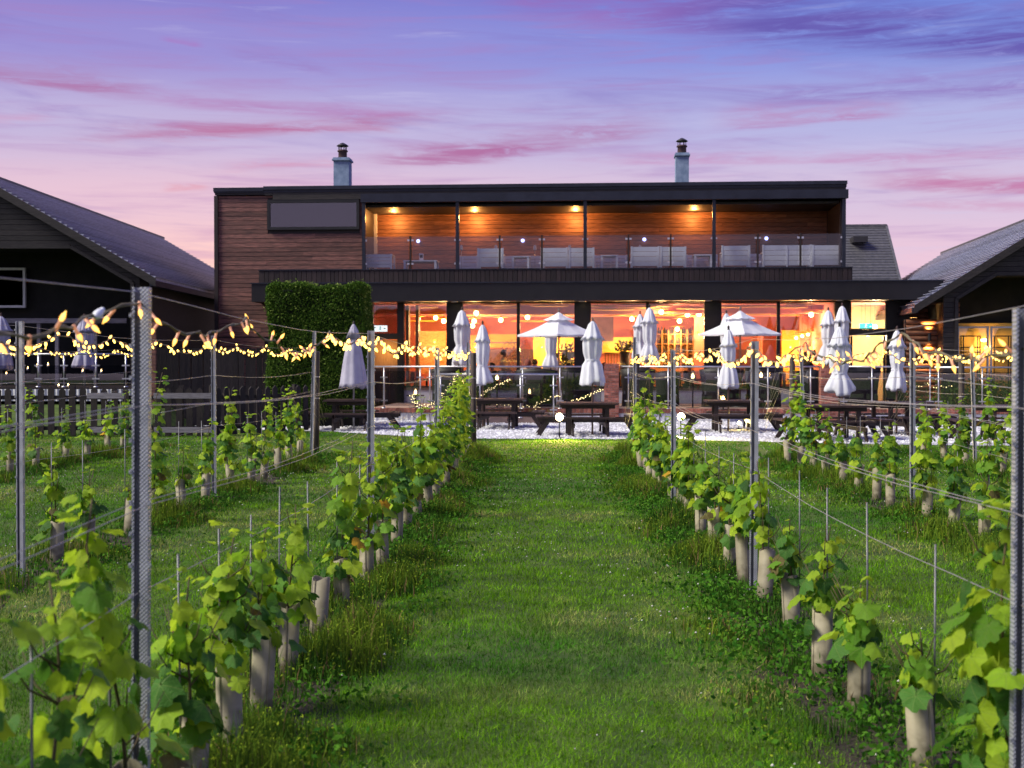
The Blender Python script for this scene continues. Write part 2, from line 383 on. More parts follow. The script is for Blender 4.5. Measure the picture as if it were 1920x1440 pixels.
K['bulb_core'] = emis('lit bulb core', (1.0, .72, .28), 9.0, 'NONE')
K['globe'] = emis('pendant globe', (1.0, .60, .20), 16.0, 'NONE')
K['disc'] = surf('acoustic disc', c4(.88, .52, .08), c4(.92, .58, .10), 3, rough=.8, bump=0)
K['room'] = surf('salmon plaster', c4(.72, .27, .20), c4(.82, .33, .25), 1.2, rough=.85, bump=.05)
K['room_ceiling'] = surf('salmon ceiling', c4(.74, .34, .31), c4(.80, .38, .34), 1.2, rough=.9, bump=0)
K['room_yellow'] = surf('ochre wall panel', c4(.85, .52, .10), c4(.92, .62, .16), 1.5, rough=.8, bump=0)
K['cork'] = surf('stone clad wall', c4(.40, .18, .08), c4(.70, .36, .16), 14, (1, 1, 3), .9, .8)
K['oak'] = surf('oak joinery', c4(.38, .19, .07), c4(.52, .28, .11), 4, (8, 8, 1), .5, .1)
K['lobby'] = surf('pale yellow lobby wall', c4(.75, .62, .34), c4(.80, .68, .40), 2, rough=.8, bump=0)
K['floor_in'] = surf('wood floor', c4(.16, .08, .04), c4(.26, .14, .07), 4, (8, 1, 1), .4, .1)
K['flower'] = surf('dried flowers', c4(.35, .20, .16), c4(.75, .55, .48), 30, rough=.9)
K['plant'] = surf('pot plant leaves', c4(.02, .05, .015), c4(.05, .10, .03), 10, rough=.6)
K['skin'] = surf('skin', c4(.42, .23, .16), c4(.50, .28, .20), 6, rough=.6, bump=0)
def cloth(name, r, g, b): return surf(name, c4(r * .85, g * .85, b * .85), c4(r, g, b), 9, rough=.85, bump=.1)
def leafmat(name, c1, c2, tr, trc, vary=.25):
    m, t_, b = newmat(name); o = t_.nodes['Material Output']
    oi = n_(t_, 'ShaderNodeObjectInfo'); tc_ = n_(t_, 'ShaderNodeTexCoord')
    nz = n_(t_, 'ShaderNodeTexNoise'); nz.inputs['Scale'].default_value = 24; nz.inputs['Detail'].default_value = 3
    t_.links.new(tc_.outputs['Object'], nz.inputs['Vector'])
    ad = n_(t_, 'ShaderNodeMath', operation='ADD'); t_.links.new(oi.outputs['Random'], ad.inputs[0])
    ml = n_(t_, 'ShaderNodeMath', operation='MULTIPLY_ADD'); ml.inputs[1].default_value = .8; ml.inputs[2].default_value = -.4
    t_.links.new(nz.outputs[0], ml.inputs[0]); t_.links.new(ml.outputs[0], ad.inputs[1])
    cr = n_(t_, 'ShaderNodeValToRGB'); cr.color_ramp.elements[0].color = c1; cr.color_ramp.elements[1].color = c2
    t_.links.new(ad.outputs[0], cr.inputs[0])
    hs = n_(t_, 'ShaderNodeHueSaturation'); mr = n_(t_, 'ShaderNodeMapRange'); mr.inputs[3].default_value = 1 - vary; mr.inputs[4].default_value = 1 + vary
    sn = n_(t_, 'ShaderNodeMath', operation='FRACT'); m9 = n_(t_, 'ShaderNodeMath', operation='MULTIPLY'); m9.inputs[1].default_value = 7.31
    t_.links.new(oi.outputs['Random'], m9.inputs[0]); t_.links.new(m9.outputs[0], sn.inputs[0]); t_.links.new(sn.outputs[0], mr.inputs[0]); t_.links.new(mr.outputs[0], hs.inputs['Value'])
    uvn = n_(t_, 'ShaderNodeUVMap'); uvn.uv_map = 'UVMap'; sx_ = n_(t_, 'ShaderNodeSeparateXYZ'); t_.links.new(uvn.outputs[0], sx_.inputs[0])
    def mm(op, p, q=None):
        z_ = n_(t_, 'ShaderNodeMath', operation=op)
        for i_, v_ in enumerate((p, q)):
            if v_ is None: continue
            if isinstance(v_, (int, float)): z_.inputs[i_].default_value = v_
            else: t_.links.new(v_, z_.inputs[i_])
        return z_.outputs[0]
    ang_ = mm('ARCTAN2', sx_.outputs[0], sx_.outputs[1]); rad_ = mm('SQRT', mm('ADD', mm('MULTIPLY', sx_.outputs[0], sx_.outputs[0]), mm('MULTIPLY', sx_.outputs[1], sx_.outputs[1])))
    vd = mm('MULTIPLY', mm('ABSOLUTE', mm('SINE', mm('MULTIPLY', ang_, 3.6))), rad_)
    vs_ = mm('ABSOLUTE', mm('SINE', mm('ADD', mm('MULTIPLY', rad_, 30.0), mm('MULTIPLY', mm('ABSOLUTE', mm('SINE', mm('MULTIPLY', ang_, 3.6))), 6.0))))
    v1_ = n_(t_, 'ShaderNodeMapRange'); v1_.inputs[1].default_value = .015; v1_.inputs[2].default_value = .06; v1_.inputs[3].default_value = 1; v1_.inputs[4].default_value = 0; t_.links.new(vd, v1_.inputs[0])
    v2_ = n_(t_, 'ShaderNodeMapRange'); v2_.inputs[1].default_value = .0; v2_.inputs[2].default_value = .35; v2_.inputs[3].default_value = .45; v2_.inputs[4].default_value = 0; t_.links.new(vs_, v2_.inputs[0])
    vein = mm('MAXIMUM', v1_.outputs[0], v2_.outputs[0])
    vm = n_(t_, 'ShaderNodeMix', data_type='RGBA'); t_.links.new(mm('MULTIPLY', vein, .4), vm.inputs[0])
    t_.links.new(cr.outputs[0], vm.inputs[6]); vm.inputs[7].default_value = c4(.30, .40, .12)
    t_.links.new(vm.outputs[2], hs.inputs['Color']); t_.links.new(hs.outputs[0], b.inputs['Base Color'])
    b.inputs['Roughness'].default_value = .55; b.inputs['Specular IOR Level'].default_value = .22
    bp = n_(t_, 'ShaderNodeBump'); bp.inputs['Strength'].default_value = .5; bp.inputs['Distance'].default_value = .006
    t_.links.new(mm('SUBTRACT', nz.outputs[0], vein), bp.inputs['Height']); t_.links.new(bp.outputs[0], b.inputs['Normal'])
    tl = n_(t_, 'ShaderNodeBsdfTranslucent'); h2 = n_(t_, 'ShaderNodeMix', data_type='RGBA', blend_type='MIX'); h2.inputs[0].default_value = .55
    t_.links.new(hs.outputs[0], h2.inputs[6]); h2.inputs[7].default_value = trc; t_.links.new(h2.outputs[2], tl.inputs[0])
    mx = n_(t_, 'ShaderNodeMixShader'); mx.inputs[0].default_value = tr
    t_.links.new(b.outputs[0], mx.inputs[1]); t_.links.new(tl.outputs[0], mx.inputs[2]); t_.links.new(mx.outputs[0], o.inputs[0])
    return m
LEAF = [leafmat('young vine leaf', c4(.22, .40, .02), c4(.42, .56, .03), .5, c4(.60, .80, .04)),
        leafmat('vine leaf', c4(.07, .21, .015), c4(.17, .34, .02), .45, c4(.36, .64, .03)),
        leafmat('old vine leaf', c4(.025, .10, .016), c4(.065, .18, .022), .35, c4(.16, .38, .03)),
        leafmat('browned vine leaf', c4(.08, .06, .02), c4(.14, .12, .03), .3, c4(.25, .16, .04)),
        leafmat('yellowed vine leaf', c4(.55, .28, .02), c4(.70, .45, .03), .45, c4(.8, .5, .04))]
# galvanised steel with the rolled lozenge pattern
def galv():
    m, t_, b = newmat('galvanised post steel')
    tc_ = n_(t_, 'ShaderNodeTexCoord'); mp = n_(t_, 'ShaderNodeMapping'); mp.inputs['Rotation'].default_value = (0, R(45), 0)
    t_.links.new(tc_.outputs['Object'], mp.inputs[0])
    ck = n_(t_, 'ShaderNodeTexVoronoi'); ck.inputs['Scale'].default_value = 105; ck.inputs['Randomness'].default_value = 0.0
    t_.links.new(mp.outputs[0], ck.inputs['Vector'])
    nz = n_(t_, 'ShaderNodeTexNoise'); nz.inputs['Scale'].default_value = 9; nz.inputs['Detail'].default_value = 6
    t_.links.new(tc_.outputs['Object'], nz.inputs['Vector'])
    cr = n_(t_, 'ShaderNodeValToRGB'); cr.color_ramp.elements[0].position = .3; cr.color_ramp.elements[0].color = c4(.34, .35, .40); cr.color_ramp.elements[1].position = .7; cr.color_ramp.elements[1].color = c4(.55, .56, .62)
    t_.links.new(nz.outputs[0], cr.inputs[0]); dk = n_(t_, 'ShaderNodeMapRange'); dk.inputs[1].default_value = .15; dk.inputs[2].default_value = .55; dk.inputs[3].default_value = 1.12; dk.inputs[4].default_value = .68
    hv_ = n_(t_, 'ShaderNodeHueSaturation'); t_.links.new(ck.outputs['Distance'], dk.inputs[0]); t_.links.new(dk.outputs[0], hv_.inputs['Value']); t_.links.new(cr.outputs[0], hv_.inputs['Color']); t_.links.new(hv_.outputs[0], b.inputs['Base Color'])
    b.inputs['Metallic'].default_value = .35; b.inputs['Roughness'].default_value = .42
    bp = n_(t_, 'ShaderNodeBump'); bp.inputs['Strength'].default_value = .9; bp.inputs['Distance'].default_value = .004
    t_.links.new(ck.outputs['Distance'], bp.inputs['Height']); t_.links.new(bp.outputs[0], b.inputs['Normal'])
    return m
K['galv'] = galv()
def attrmat(name, rough=.6, tr=.3, spec=.3):
    m, t_, b = newmat(name); o = t_.nodes['Material Output']
    at = n_(t_, 'ShaderNodeAttribute'); at.attribute_name = 'tone'
    t_.links.new(at.outputs['Color'], b.inputs['Base Color']); b.inputs['Roughness'].default_value = rough; b.inputs['Specular IOR Level'].default_value = spec
    if tr:
        tl = n_(t_, 'ShaderNodeBsdfTranslucent'); t_.links.new(at.outputs['Color'], tl.inputs[0])
        mx = n_(t_, 'ShaderNodeMixShader'); mx.inputs[0].default_value = tr
        t_.links.new(b.outputs[0], mx.inputs[1]); t_.links.new(tl.outputs[0], mx.inputs[2]); t_.links.new(mx.outputs[0], o.inputs[0])
    return m
K['blade'] = attrmat('grass blades', .8, .3, .08)
K['stone'] = attrmat('pale stones', .8, 0)

# ================================================================== MAIN BUILDING
B = Frame(0, 41, -2.6)
TH = 0.36                         # terrace level
bld = empty('restaurant_building', B.o, B.r, 'long two storey timber restaurant with flat roof, glazed ground floor and upper balcony', 'building')
def part(mb, name, mat, parent=bld): return mb.build(name, K[mat] if isinstance(mat, str) else mat, parent)
uL, uB, uR = B.u(405, 0), B.u(682, 0), B.u(1584, 0)
wTop = B.w(900, 346, 0)
u_par = B.u(497, 0)
# --- shell behind the cladding
BV = 2.3                          # depth of the balcony
m = MB()
m.box(uL + .02, uL + .22, .03, 9.0, 0, wTop - .12)            # left side wall
m.box(uL + .22, uB - .02, .03, .2, 0, wTop - .3)
m.box(uR - .16, uR - .02, .0, 9.0, 4.5, wTop - .2)            # right end wall
m.box(uB + .02, uR - .16, BV + .03, BV + .2, 3.9, wTop - .2)
m.box(uB - .18, uB - .02, .2, BV + .03, 3.9, wTop - .2)
m.box(uL + .22, uR - .16, 8.8, 9.0, 0, wTop - .2)
part(m, 'wall', 'board_dark')
m = MB(); m.box(uL - .02, uR + .02, -.1, 9.1, wTop - .2, wTop - .08); part(m, 'roof', 'anthracite')
m = MB(); m.box(uB, uR - .17, .2, BV + .02, wTop - .68, wTop - .6); part(m, 'balcony_ceiling', 'plank_dark')
# roof edge: cap, brown board, gutter band
z1 = B.w(900, 346.5, 0); z2 = B.w(900, 353, 0); z3 = B.w(900, 363, 0); z4 = B.w(900, 379, 0)
m = MB(); m.box(u_par, uR + .03, -.16, .1, z2, z1); part(m, 'roof_cap', 'anthracite')
m = MB(); m.box(uL - .03, u_par - .004, -.14, .1, z2 - .04, z1 - .03); part(m, 'roof_cap', 'anthracite')
m = MB(); m.box(u_par + .02, uR, -.09, .02, z3, z2 - .002); part(m, 'fascia_board', 'plank_dark')
m = MB(); m.box(uL, u_par + .018, -.07, .02, z3 + .02, z2 - .042); part(m, 'fascia_board', 'plank_dark')
m = MB(); m.box(uB - .05, uR + .05, -.24, .0, z4, z3 - .002); part(m, 'gutter', 'anthracite')
m = MB(); m.box(u_par + .3, uB - .052, -.11, .02, z4 + .12, z3 - .002); part(m, 'fascia_board', 'plank_dark')
m = MB(); m.box(uL - .03, uL + .09, -.06, .02, 0, z3); part(m, 'corner_board', 'board_dark')
# --- horizontal cladding
win = (B.u(503, 0), B.u(675, 0), B.w(590, 431, 0), B.w(590, 375, 0))
shared = {}
def plank_mesh(ln, h, key, mat, t_=.024):
    ln = round(ln, 2); k = (ln, round(h, 3), key)
    if k not in shared:
        mb = MB(); g = .006
        mb.add([(0, 0, 0), (ln - .004, 0, 0), (ln - .004, -t_, g), (0, -t_, g), (0, -t_ * .75, h - g), (ln - .004, -t_ * .75, h - g), (ln - .004, 0, h - .002), (0, 0, h - .002)],
               [(0, 1, 2, 3), (3, 2, 5, 4), (4, 5, 6, 7), (0, 3, 4, 7), (1, 6, 5, 2)])
        shared[k] = mb.mesh('plank', K[mat])
    return shared[k]
def clad(parent, u0, u1, w0, w1, v, pitch, mat, holes=(), lmin=1.2, lmax=3.4, rot=None, r_=random.Random(3), name='plank', t_=.024):
    w = w0; cnt = 0
    while w < w1 - .03:
        h = min(pitch, w1 - w); segs = [(u0, u1)]
        for (a, b, c, d) in holes:
            if w + h > c + .01 and w < d - .01:
                ns = []
                for (x, y) in segs:
                    if b <= x or a >= y: ns.append((x, y)); continue
                    if a > x: ns.append((x, a))
                    if b < y: ns.append((b, y))
                segs = ns
        for (x, y) in segs:
            p = x
            while p < y - .05:
                q = p + r_.uniform(lmin, lmax)
                if q > y - .5: q = y
                q = p + max(.1, math.floor((q - p) * 10 + .5) / 10) if q < y else y
                q = min(q, y)
                o = link(name, plank_mesh(q - p, h, mat, mat, t_), parent); o.location = (p, v + (-r_.random() * .004), w); cnt += 1
                p = q
        w += pitch
    return cnt
c1 = clad(bld, uL + .09, uB - .01, 2.5, z3 - .0, 0.03, .145, 'plank', [win], 1.4, 3.4)
m = MB()
for k in range(15):
    m.box(uL + .09, B.u(497, 0) - .01, -.02, .03, .3 + k * .145, .3 + k * .145 + .13)
part(m, 'log_cladding', 'plank')
c2 = clad(bld, uB, uR - .17, 4.45, wTop - .62, BV + .03, .145, 'cedar_warm', [], 1.8, 3.9)
print('planks', c1, c2)
# --- upper left window
def window(parent, u0, u1, w0, w1, v, fr=.09, mat='window_frame', glass='glass_dark', dep=.1, name='window'):
    m = MB()
    m.box(u0, u1, v - dep, v + .02, w0, w0 + fr); m.box(u0, u1, v - dep, v + .02, w1 - fr, w1)
    m.box(u0, u0 + fr, v - dep, v + .02, w0 + fr, w1 - fr); m.box(u1 - fr, u1, v - dep, v + .02, w0 + fr, w1 - fr)
    f = m.build(name, K[mat], parent)
    g = MB(); g.box(u0 + fr, u1 - fr, v - dep * .45, v - dep * .45 + .012, w0 + fr, w1 - fr); g.build('pane', K[glass], f)
    return f
window(bld, win[0], win[1], win[2], win[3], 0.0, glass='glass_upper')
m = MB(); a, b = B(541, 410, .4); m.box(a - .16, a + .16, .35, .6, 4.6, b - .02); m.box(a - .2, a + .2, .3, .6, b - .02, b + .18); part(m, 'window_blind', 'planter')
m = MB(); m.box(win[0] - .2, win[1] + .2, 2.0, 2.1, 4.4, wTop - .3); part(m, 'inner_wall', 'planter')
# --- balcony structure
wF = 4.55                                     # balcony floor
m = MB(); m.box(u_par, uR + .05, -.62, BV + .02, wF - .25, wF); part(m, 'balcony_floor', 'anthracite')
wpt = B.w(900, 505.5, -.62); wpb = B.w(900, 531, -.62)
wpt = max(wpt, wF + .002)
x = u_par - .0; r_ = random.Random(5); pm = {}
for bw in (.13, .15, .17):
    mb = MB(); mb.box(0, bw - .012, -.022, 0, wpb, wpt, .004); pm[bw] = mb.mesh('parapet_board', K['board_dark'])
while x < uR + .0:
    bw = r_.choice((.13, .15, .17)); o = link('parapet_board', pm[bw], bld); o.location = (x, -.645 - r_.random() * .008, 0); x += bw
m = MB(); m.box(u_par - .02, uR + .1, -.643, -.57, wpb + .01, wpt - .01); part(m, 'parapet_backing', 'black')
m = MB(); m.box(u_par - .03, uR + .11, -.70, -.60, wpt + .001, wpt + .03); part(m, 'parapet_cap', 'anthracite')
# posts
for px in (683, 858, 1097, 1338, 1581):
    u = B.u(px, -.1); m = MB(); m.box(u - .055, u + .055, -.16, -.05, wF + .001, z4 - .002); part(m, 'balcony_post', 'anthracite')
gp = [683, 770, 858, 937, 1016, 1097, 1178, 1257, 1338, 1420, 1500, 1581]
gh = B.w(1000, 442, -.1)
for px in (770, 937, 1016, 1178, 1257, 1420, 1500):
    u = B.u(px, -.1); m = MB(); m.box(u - .03, u + .03, -.14, -.08, wF + .001, gh + .02); p_ = part(m, 'rail_post', 'board_dark')
for a_, b_ in zip(gp, gp[1:]):
    ua, ub = B.u(a_, -.1) + .06, B.u(b_, -.1) - .06
    m = MB(); m.box(ua, ub, -.115, -.103, wF + .03, gh); g_ = part(m, 'glass_panel', 'balcony_glass')
    m = MB()
    for uu in (ua, ub):
        for ww in (gh - .12, wF + .28): m.box(uu - .04, uu + .04, -.135, -.118, ww - .03, ww + .03)
    o = m.build('clamp', K['steel'], g_); o['kind'] = 'stuff'
# balcony spot lamps
for i, (px, py) in enumerate(((700, 386), (868, 384), (1092, 381), (1322, 379))):
    u, w = B(px, py, .35)
    wd = ('far left', 'left of the middle', 'middle', 'right')[i]
    t_ = empty('spot_lamp', B.world(u, .35, w), B.r, f'small lit spot lamp under the balcony ceiling, {wd}, beside a post' if i < 3 else 'small lit spot lamp at the right hand end of the lit balcony bays', 'lamp', 'spot lamps under the balcony ceiling')
    m = MB(); m.bar((0, 0, .02), (.09 * (1 if i < 2 else -1), .0, .12), .02); m.lathe([(.035, -.05), (.055, .03), (.05, .06), (.0, .07)], 10); m.build('lamp_body', K['cowl'], t_)
    m = MB(); m.lathe([(.001, -.056), (.048, -.05), (.052, -.03)], 10); m.build('lamp_lens', emis('spot lens', (1, .62, .25), 25, 'NONE'), t_)
    ld = bpy.data.lights.new('spot_light', 'POINT'); ld.energy = 72; ld.color = (1, .42, .10); ld.shadow_soft_size = .05
    lo_ = bpy.data.objects.new('spot_light', ld); col.objects.link(lo_); lo_.parent = t_; lo_.location = (.45 if i == 0 else (.25 if i < 2 else -.25), 1.35, -.26)
# wall heaters and small blue lights on the balcony wall
for i, (px, py) in enumerate(((782, 398), (980, 397), (1210, 396), (1437, 392))):
    u, w = B(px, py, BV - .1); wd = ('first', 'second', 'third', 'fourth')[i]
    t_ = empty('wall_heater', B.world(u, BV - .12, w), B.r, f'slim grey slatted heater high on the balcony wall, {wd} from the left', 'heater', 'heaters on the balcony wall')
    m = MB(); m.box(-.24, .24, -.02, .08, -.07, .07); m.build('heater_body', K['cowl'], t_)
    for k in range(2):
        m = MB(); m.box(-.22, .22, -.035, -.021, -.05 + k * .06, -.01 + k * .06); m.build('heater_slat', K['alu'], t_)
BL = emis('blue light', (.35, .45, 1.0), 5, 'NONE')
for i, (px, py) in enumerate(((784, 452), (980, 451), (1208, 449), (1437, 447))):
    u, w = B(px, py, BV - .06); wd = ('first', 'second', 'third', 'fourth')[i]
    m = MB(); m.lathe([(.001, .0), (.055, .0), (.06, .03), (.05, .06), (.001, .06)], 10)
    o = m.build('wall_light', BL, None, Matrix.Translation(B.world(u, BV - .03, w)) @ Matrix.Rotation(R(90), 4, 'X'))
    tag(o, f'tiny round blue light on the balcony back wall, {wd} from the left', 'light', 'blue lights on the balcony wall')
# --- canopy fascia over the ground floor
FV = -1.15
uf0, uf1 = B.u(472, FV), B.u(1768, FV)
wf1, wf0 = B.w(1020, 530, FV), B.w(1020, 564, FV)
m = MB(); m.box(uf0, uf1, FV, FV + .05, wf0, wf1); part(m, 'canopy_fascia', 'fascia')
m = MB(); m.box(uf0 - .04, uf1 + .04, FV - .04, FV + .08, wf1 + .001, wf1 + .035); part(m, 'canopy_trim', 'anthracite')
m = MB(); m.box(uf0, uf1, FV + .052, .9, wf1 - .12, wf1 - .02); part(m, 'canopy_roof', 'anthracite')
m = MB(); m.box(uf0, uf1, FV + .052, .02, wf0 + .02, wf0 + .06); part(m, 'soffit', 'fascia')
m = MB(); m.box(uf0, uf0 + .05, FV + .052, .02, wf0, wf1 - .13); m.box(uf1 - .05, uf1, FV + .052, 3, wf0, wf1 - .13); part(m, 'canopy_side', 'fascia')
DL = emis('downlight lens', (1, .8, .45), 14, 'NONE')
for i, px in enumerate((705, 852, 1092, 1328, 1575)):
    u = B.u(px, -.55)
    t_ = empty('downlight', B.world(u, -.55, wf0 + .0), B.r, f'recessed round downlight under the long dark canopy, number {"one two three four five six".split()[i]} from the left', 'light', 'downlights in the canopy soffit')
    m = MB(); m.lathe([(.075, .021), (.09, .0), (.11, -.004), (.11, .02)], 14); m.build('rim', K['steel'], t_)
    m = MB(); m.lathe([(.001, .006), (.078, .006)], 14); m.build('lens', DL, t_)
    ld = bpy.data.lights.new('down_light', 'SPOT'); ld.energy = 12; ld.color = (1, .62, .25); ld.spot_size = R(110); ld.spot_blend = .6; ld.shadow_soft_size = .06
    lo_ = bpy.data.objects.new('down_light', ld); col.objects.link(lo_); lo_.parent = t_; lo_.location = (0, 0, -.03)
# --- ground floor glazing line
GV = .05
wg1 = wf0 + .03; wg0 = B.w(1000, 727, GV)
cols_px = [(696, 700), (746, 758), (838, 868), (1077, 1108), (1320, 1352), (1564, 1592), (1661, 1704)]
for a_, b_ in cols_px:
    ua, ub = B.u(a_, GV), B.u(b_, GV); m = MB(); m.box(ua, ub, GV - .12, GV + .14, TH, wg1 - .002); part(m, 'column', 'fascia')
for a_, b_ in ((969, 975), (1211, 1217), (1456, 1462)):
    ua, ub = B.u(a_, GV), B.u(b_, GV); m = MB(); m.box(ua, ub, GV - .06, GV + .08, wg0 + .001, wg1 - .002); part(m, 'mullion', 'window_frame')
panes = [(758, 838), (868, 969), (975, 1077), (1108, 1211), (1217, 1320), (1352, 1456), (1462, 1564)]
for a_, b_ in panes:
    ua, ub = B.u(a_, GV), B.u(b_, GV); m = MB(); m.box(ua + .001, ub - .001, GV, GV + .012, wg0 + .05, wg1 - .05); part(m, 'window_pane', 'glass')
    m = MB(); m.box(ua + .002, ub - .002, GV - .04, GV + .05, wg0, wg0 + .05); m.box(ua + .002, ub - .002, GV - .04, GV + .05, wg1 - .05, wg1 - .002); part(m, 'window_rail', 'window_frame')
    m = MB(); m.box(ua + .002, ub - .002, GV - .05, GV + .10, TH, wg0 - .07); part(m, 'sill_wall', 'planter')
    m = MB(); m.box(ua + .002, ub - .002, GV - .09, GV + .11, wg0 - .068, wg0 - .002); part(m, 'sill_board', 'cap')
# left dark window with the exit sign behind it
ua, ub = B.u(640, GV), B.u(746, GV)
m = MB(); m.box(ua, ub, GV, GV + .012, B.w(700, 625, GV), wg1 - .03); part(m, 'window_pane', 'glass_exit')
m = MB(); m.box(ua, ub, GV - .04, GV + .06, B.w(700, 636, GV), B.w(700, 625, GV) - .002); part(m, 'window_rail', 'window_frame')
for k in range(7):
    w_ = (ub - ua) / 7; m = MB(); m.box(ua + k * w_, ua + (k + 1) * w_ - .01, GV - .02, GV + .04, TH, B.w(700, 690, GV)); part(m, 'wall_board', 'board_dark')
m = MB(); m.box(ua, ub, GV + .06, GV + .1, B.w(700, 690, GV), B.w(700, 637, GV)); part(m, 'wall_panel', 'oak')
m = MB(); m.box(uL + .22, ua - .01, GV, GV + .1, 0, wg1); part(m, 'ground_wall', 'plank_dark')
# open folded door in the second bay
ua = B.u(760, GV)
for k, a_ in enumerate((0, .32)):
    m = MB(); m.box(ua + a_, ua + a_ + .05, GV + .1, GV + .75, TH + .02, wg1 - .1); m.box(ua + a_ + .05, ua + a_ + .09, GV + .1, GV + .16, TH + .02, wg1 - .1); part(m, 'folded_door', 'oak')
# right: high window over the door, both looking into a pale lit room
hw = (B.u(1593, GV), B.u(1661, GV), B.w(1626, 618, GV), wg1 - .02)
window(bld, hw[0], hw[1], hw[2], hw[3], GV, .035, 'window_frame', 'glass', .08)
m = MB(); m.box(hw[0], hw[1], GV - .03, GV + .08, B.w(1626, 629, GV), hw[2] - .002); part(m, 'transom', 'window_frame')
dr = (B.u(1598, GV), B.u(1656, GV)); dw = B.w(1626, 630, GV)
m = MB(); m.box(dr[0], dr[1], GV + .0, GV + .012, TH + .08, dw); dd = part(m, 'door', 'glass')
m = MB(); m.box(dr[0] - .06, dr[0], GV - .03, GV + .06, TH, dw); m.box(dr[1], dr[1] + .06, GV - .03, GV + .06, TH, dw); m.box(dr[0], dr[1], GV - .03, GV + .06, TH, TH + .08); m.build('door_frame', K['window_frame'], dd)
m = MB(); m.bar((dr[1] - .1, GV - .05, 1.2), (dr[1] - .1, GV - .05, 1.6), .03, n=8); m.build('handle', K['steel'], dd)
# log clad wall at the right end of the ground floor
u0_, u1_ = B.u(1704, GV) - .3, B.u(1800, GV)
for k in range(20):
    m = MB(); w_ = TH - .1 + k * .165
    if w_ > wg1 - .1: break
    n = 6; prof = [(math.cos(t2), math.sin(t2)) for t2 in [math.pi * j / n - math.pi / 2 for j in range(n + 1)]]
    vs = [(u0_, GV + .1 - .06 * c_, w_ + .08 + .078 * s_) for c_, s_ in prof] + [(u1_, GV + .1 - .06 * c_, w_ + .08 + .078 * s_) for c_, s_ in prof]
    m.add(vs, [(j, n + 1 + j, n + 2 + j, j + 1) for j in range(n)], True); part(m, 'log_board', 'plank')
# --- the dining room
IV = 8.6; iu0, iu1 = B.u(640, GV), B.u(1572, GV)
m = MB(); m.box(iu0 - .1, iu1 + 3.2, GV + .16, IV + .2, TH - .3, TH - .002); part(m, 'room_floor', 'floor_in')
m = MB(); m.box(iu0 - .1, iu1 + 3.2, GV + .16, IV + .2, wg1 + .0, wg1 + .1); part(m, 'room_ceiling', 'room_ceiling')
m = MB(); m.box(iu0, iu1 + 3, IV, IV + .15, TH, wg1 - .002); m.box(iu0 - .1, iu0, GV + .16, IV, TH, wg1 - .002); m.box(iu1, iu1 + .1, GV + .16, IV, TH, wg1 - .002); part(m, 'room_wall', 'room')
def inw(px0, px1, py0, py1, v, name, mat, dep=.06):
    a_, w_hi = B(px0, py0, v); b_, w_lo = B(px1, py1, v)
    m = MB(); m.box(a_, b_, v, v + dep, max(w_lo, TH + .001), min(w_hi, wg1 - .004)); return part(m, name, mat)
inw(780, 842, 628, 700, 4.6, 'stone_wall', 'cork', .3)
inw(777, 845, 621, 628, 4.55, 'shelf', 'oak', .35)
inw(882, 902, 628, 700, 8.0, 'lit_niche', 'room_yellow')
inw(1000, 1076, 632, 700, 7.4, 'lit_wall', 'room_yellow', .2)
inw(1129, 1196, 632, 662, 8.1, 'lit_niche', 'room_yellow')
inw(900, 968, 627, 652, 7.9, 'wall_panel', 'room_yellow')
inw(1302, 1320, 560, 720, 4.0, 'pillar', 'room')
inw(1466, 1500, 619, 720, 6.6, 'lit_wall', 'room_yellow', .2)
inw(1352, 1372, 628, 720, 4.8, 'pillar', 'room'); inw(1420, 1430, 625, 720, 6.8, 'pillar', 'room')
inw(1500, 1532, 590, 720, 5.6, 'orange_wall', 'room', .2)
inw(1543, 1556, 562, 720, 3.0, 'pillar', 'room')
K['mauve'] = surf('dusky mauve wall', c4(.16, .10, .12), c4(.24, .15, .17), 2, rough=.8, bump=0)
inw(903, 1000, 655, 740, 5.4, 'dark_partition', 'mauve', .08)
inw(905, 968, 641, 644, 5.0, 'picture_rail', 'mauve', .05)
inw(1112, 1150, 590, 640, 7.6, 'dark_panel', 'mauve', .05)
inw(1375, 1418, 655, 740, 5.9, 'dark_partition', 'mauve', .08)
# bulkheads and beams under the ceiling
for v_, py in ((3.0, 585), (5.6, 596)):
    w_ = B.w(1000, py, v_); m = MB(); m.box(iu0, iu1, v_, v_ + .25, wg1 - .28, wg1 - .002); part(m, 'ceiling_beam', 'room_ceiling')
rd = random.Random(11)
discs = [(800, 577, 2.2, .5), (826, 588, 3.5, .7), (790, 603, 5, .7), (882, 581, 2.4, .5), (935, 573, 1.2, .75), (905, 591, 4.2, .8), (950, 578, 2.6, .6), (990, 603, 6, .8), (1030, 574, 1.1, .8), (1000, 591, 4, .6), (1060, 590, 3.5, .7), (1150, 581, 1.6, .9), (1195, 577, 2.2, .8), (1130, 575, 1.1, .7), (1160, 592, 4, .7), (1235, 574, 1.8, .6), (1262, 586, 3.2, .6), (1300, 579, 2.0, .7), (1255, 592, 4.4, .9), (1296, 594, 4, .7), (1225, 600, 6, .8), (1380, 576, 1.5, .8), (1430, 575, 1.7, .7), (1410, 590, 4.0, .8), (1482, 577, 1.7, .7), (1500, 572, 1.2, .6), (1530, 583, 3.2, .6), (1475, 592, 4.5, .7)]
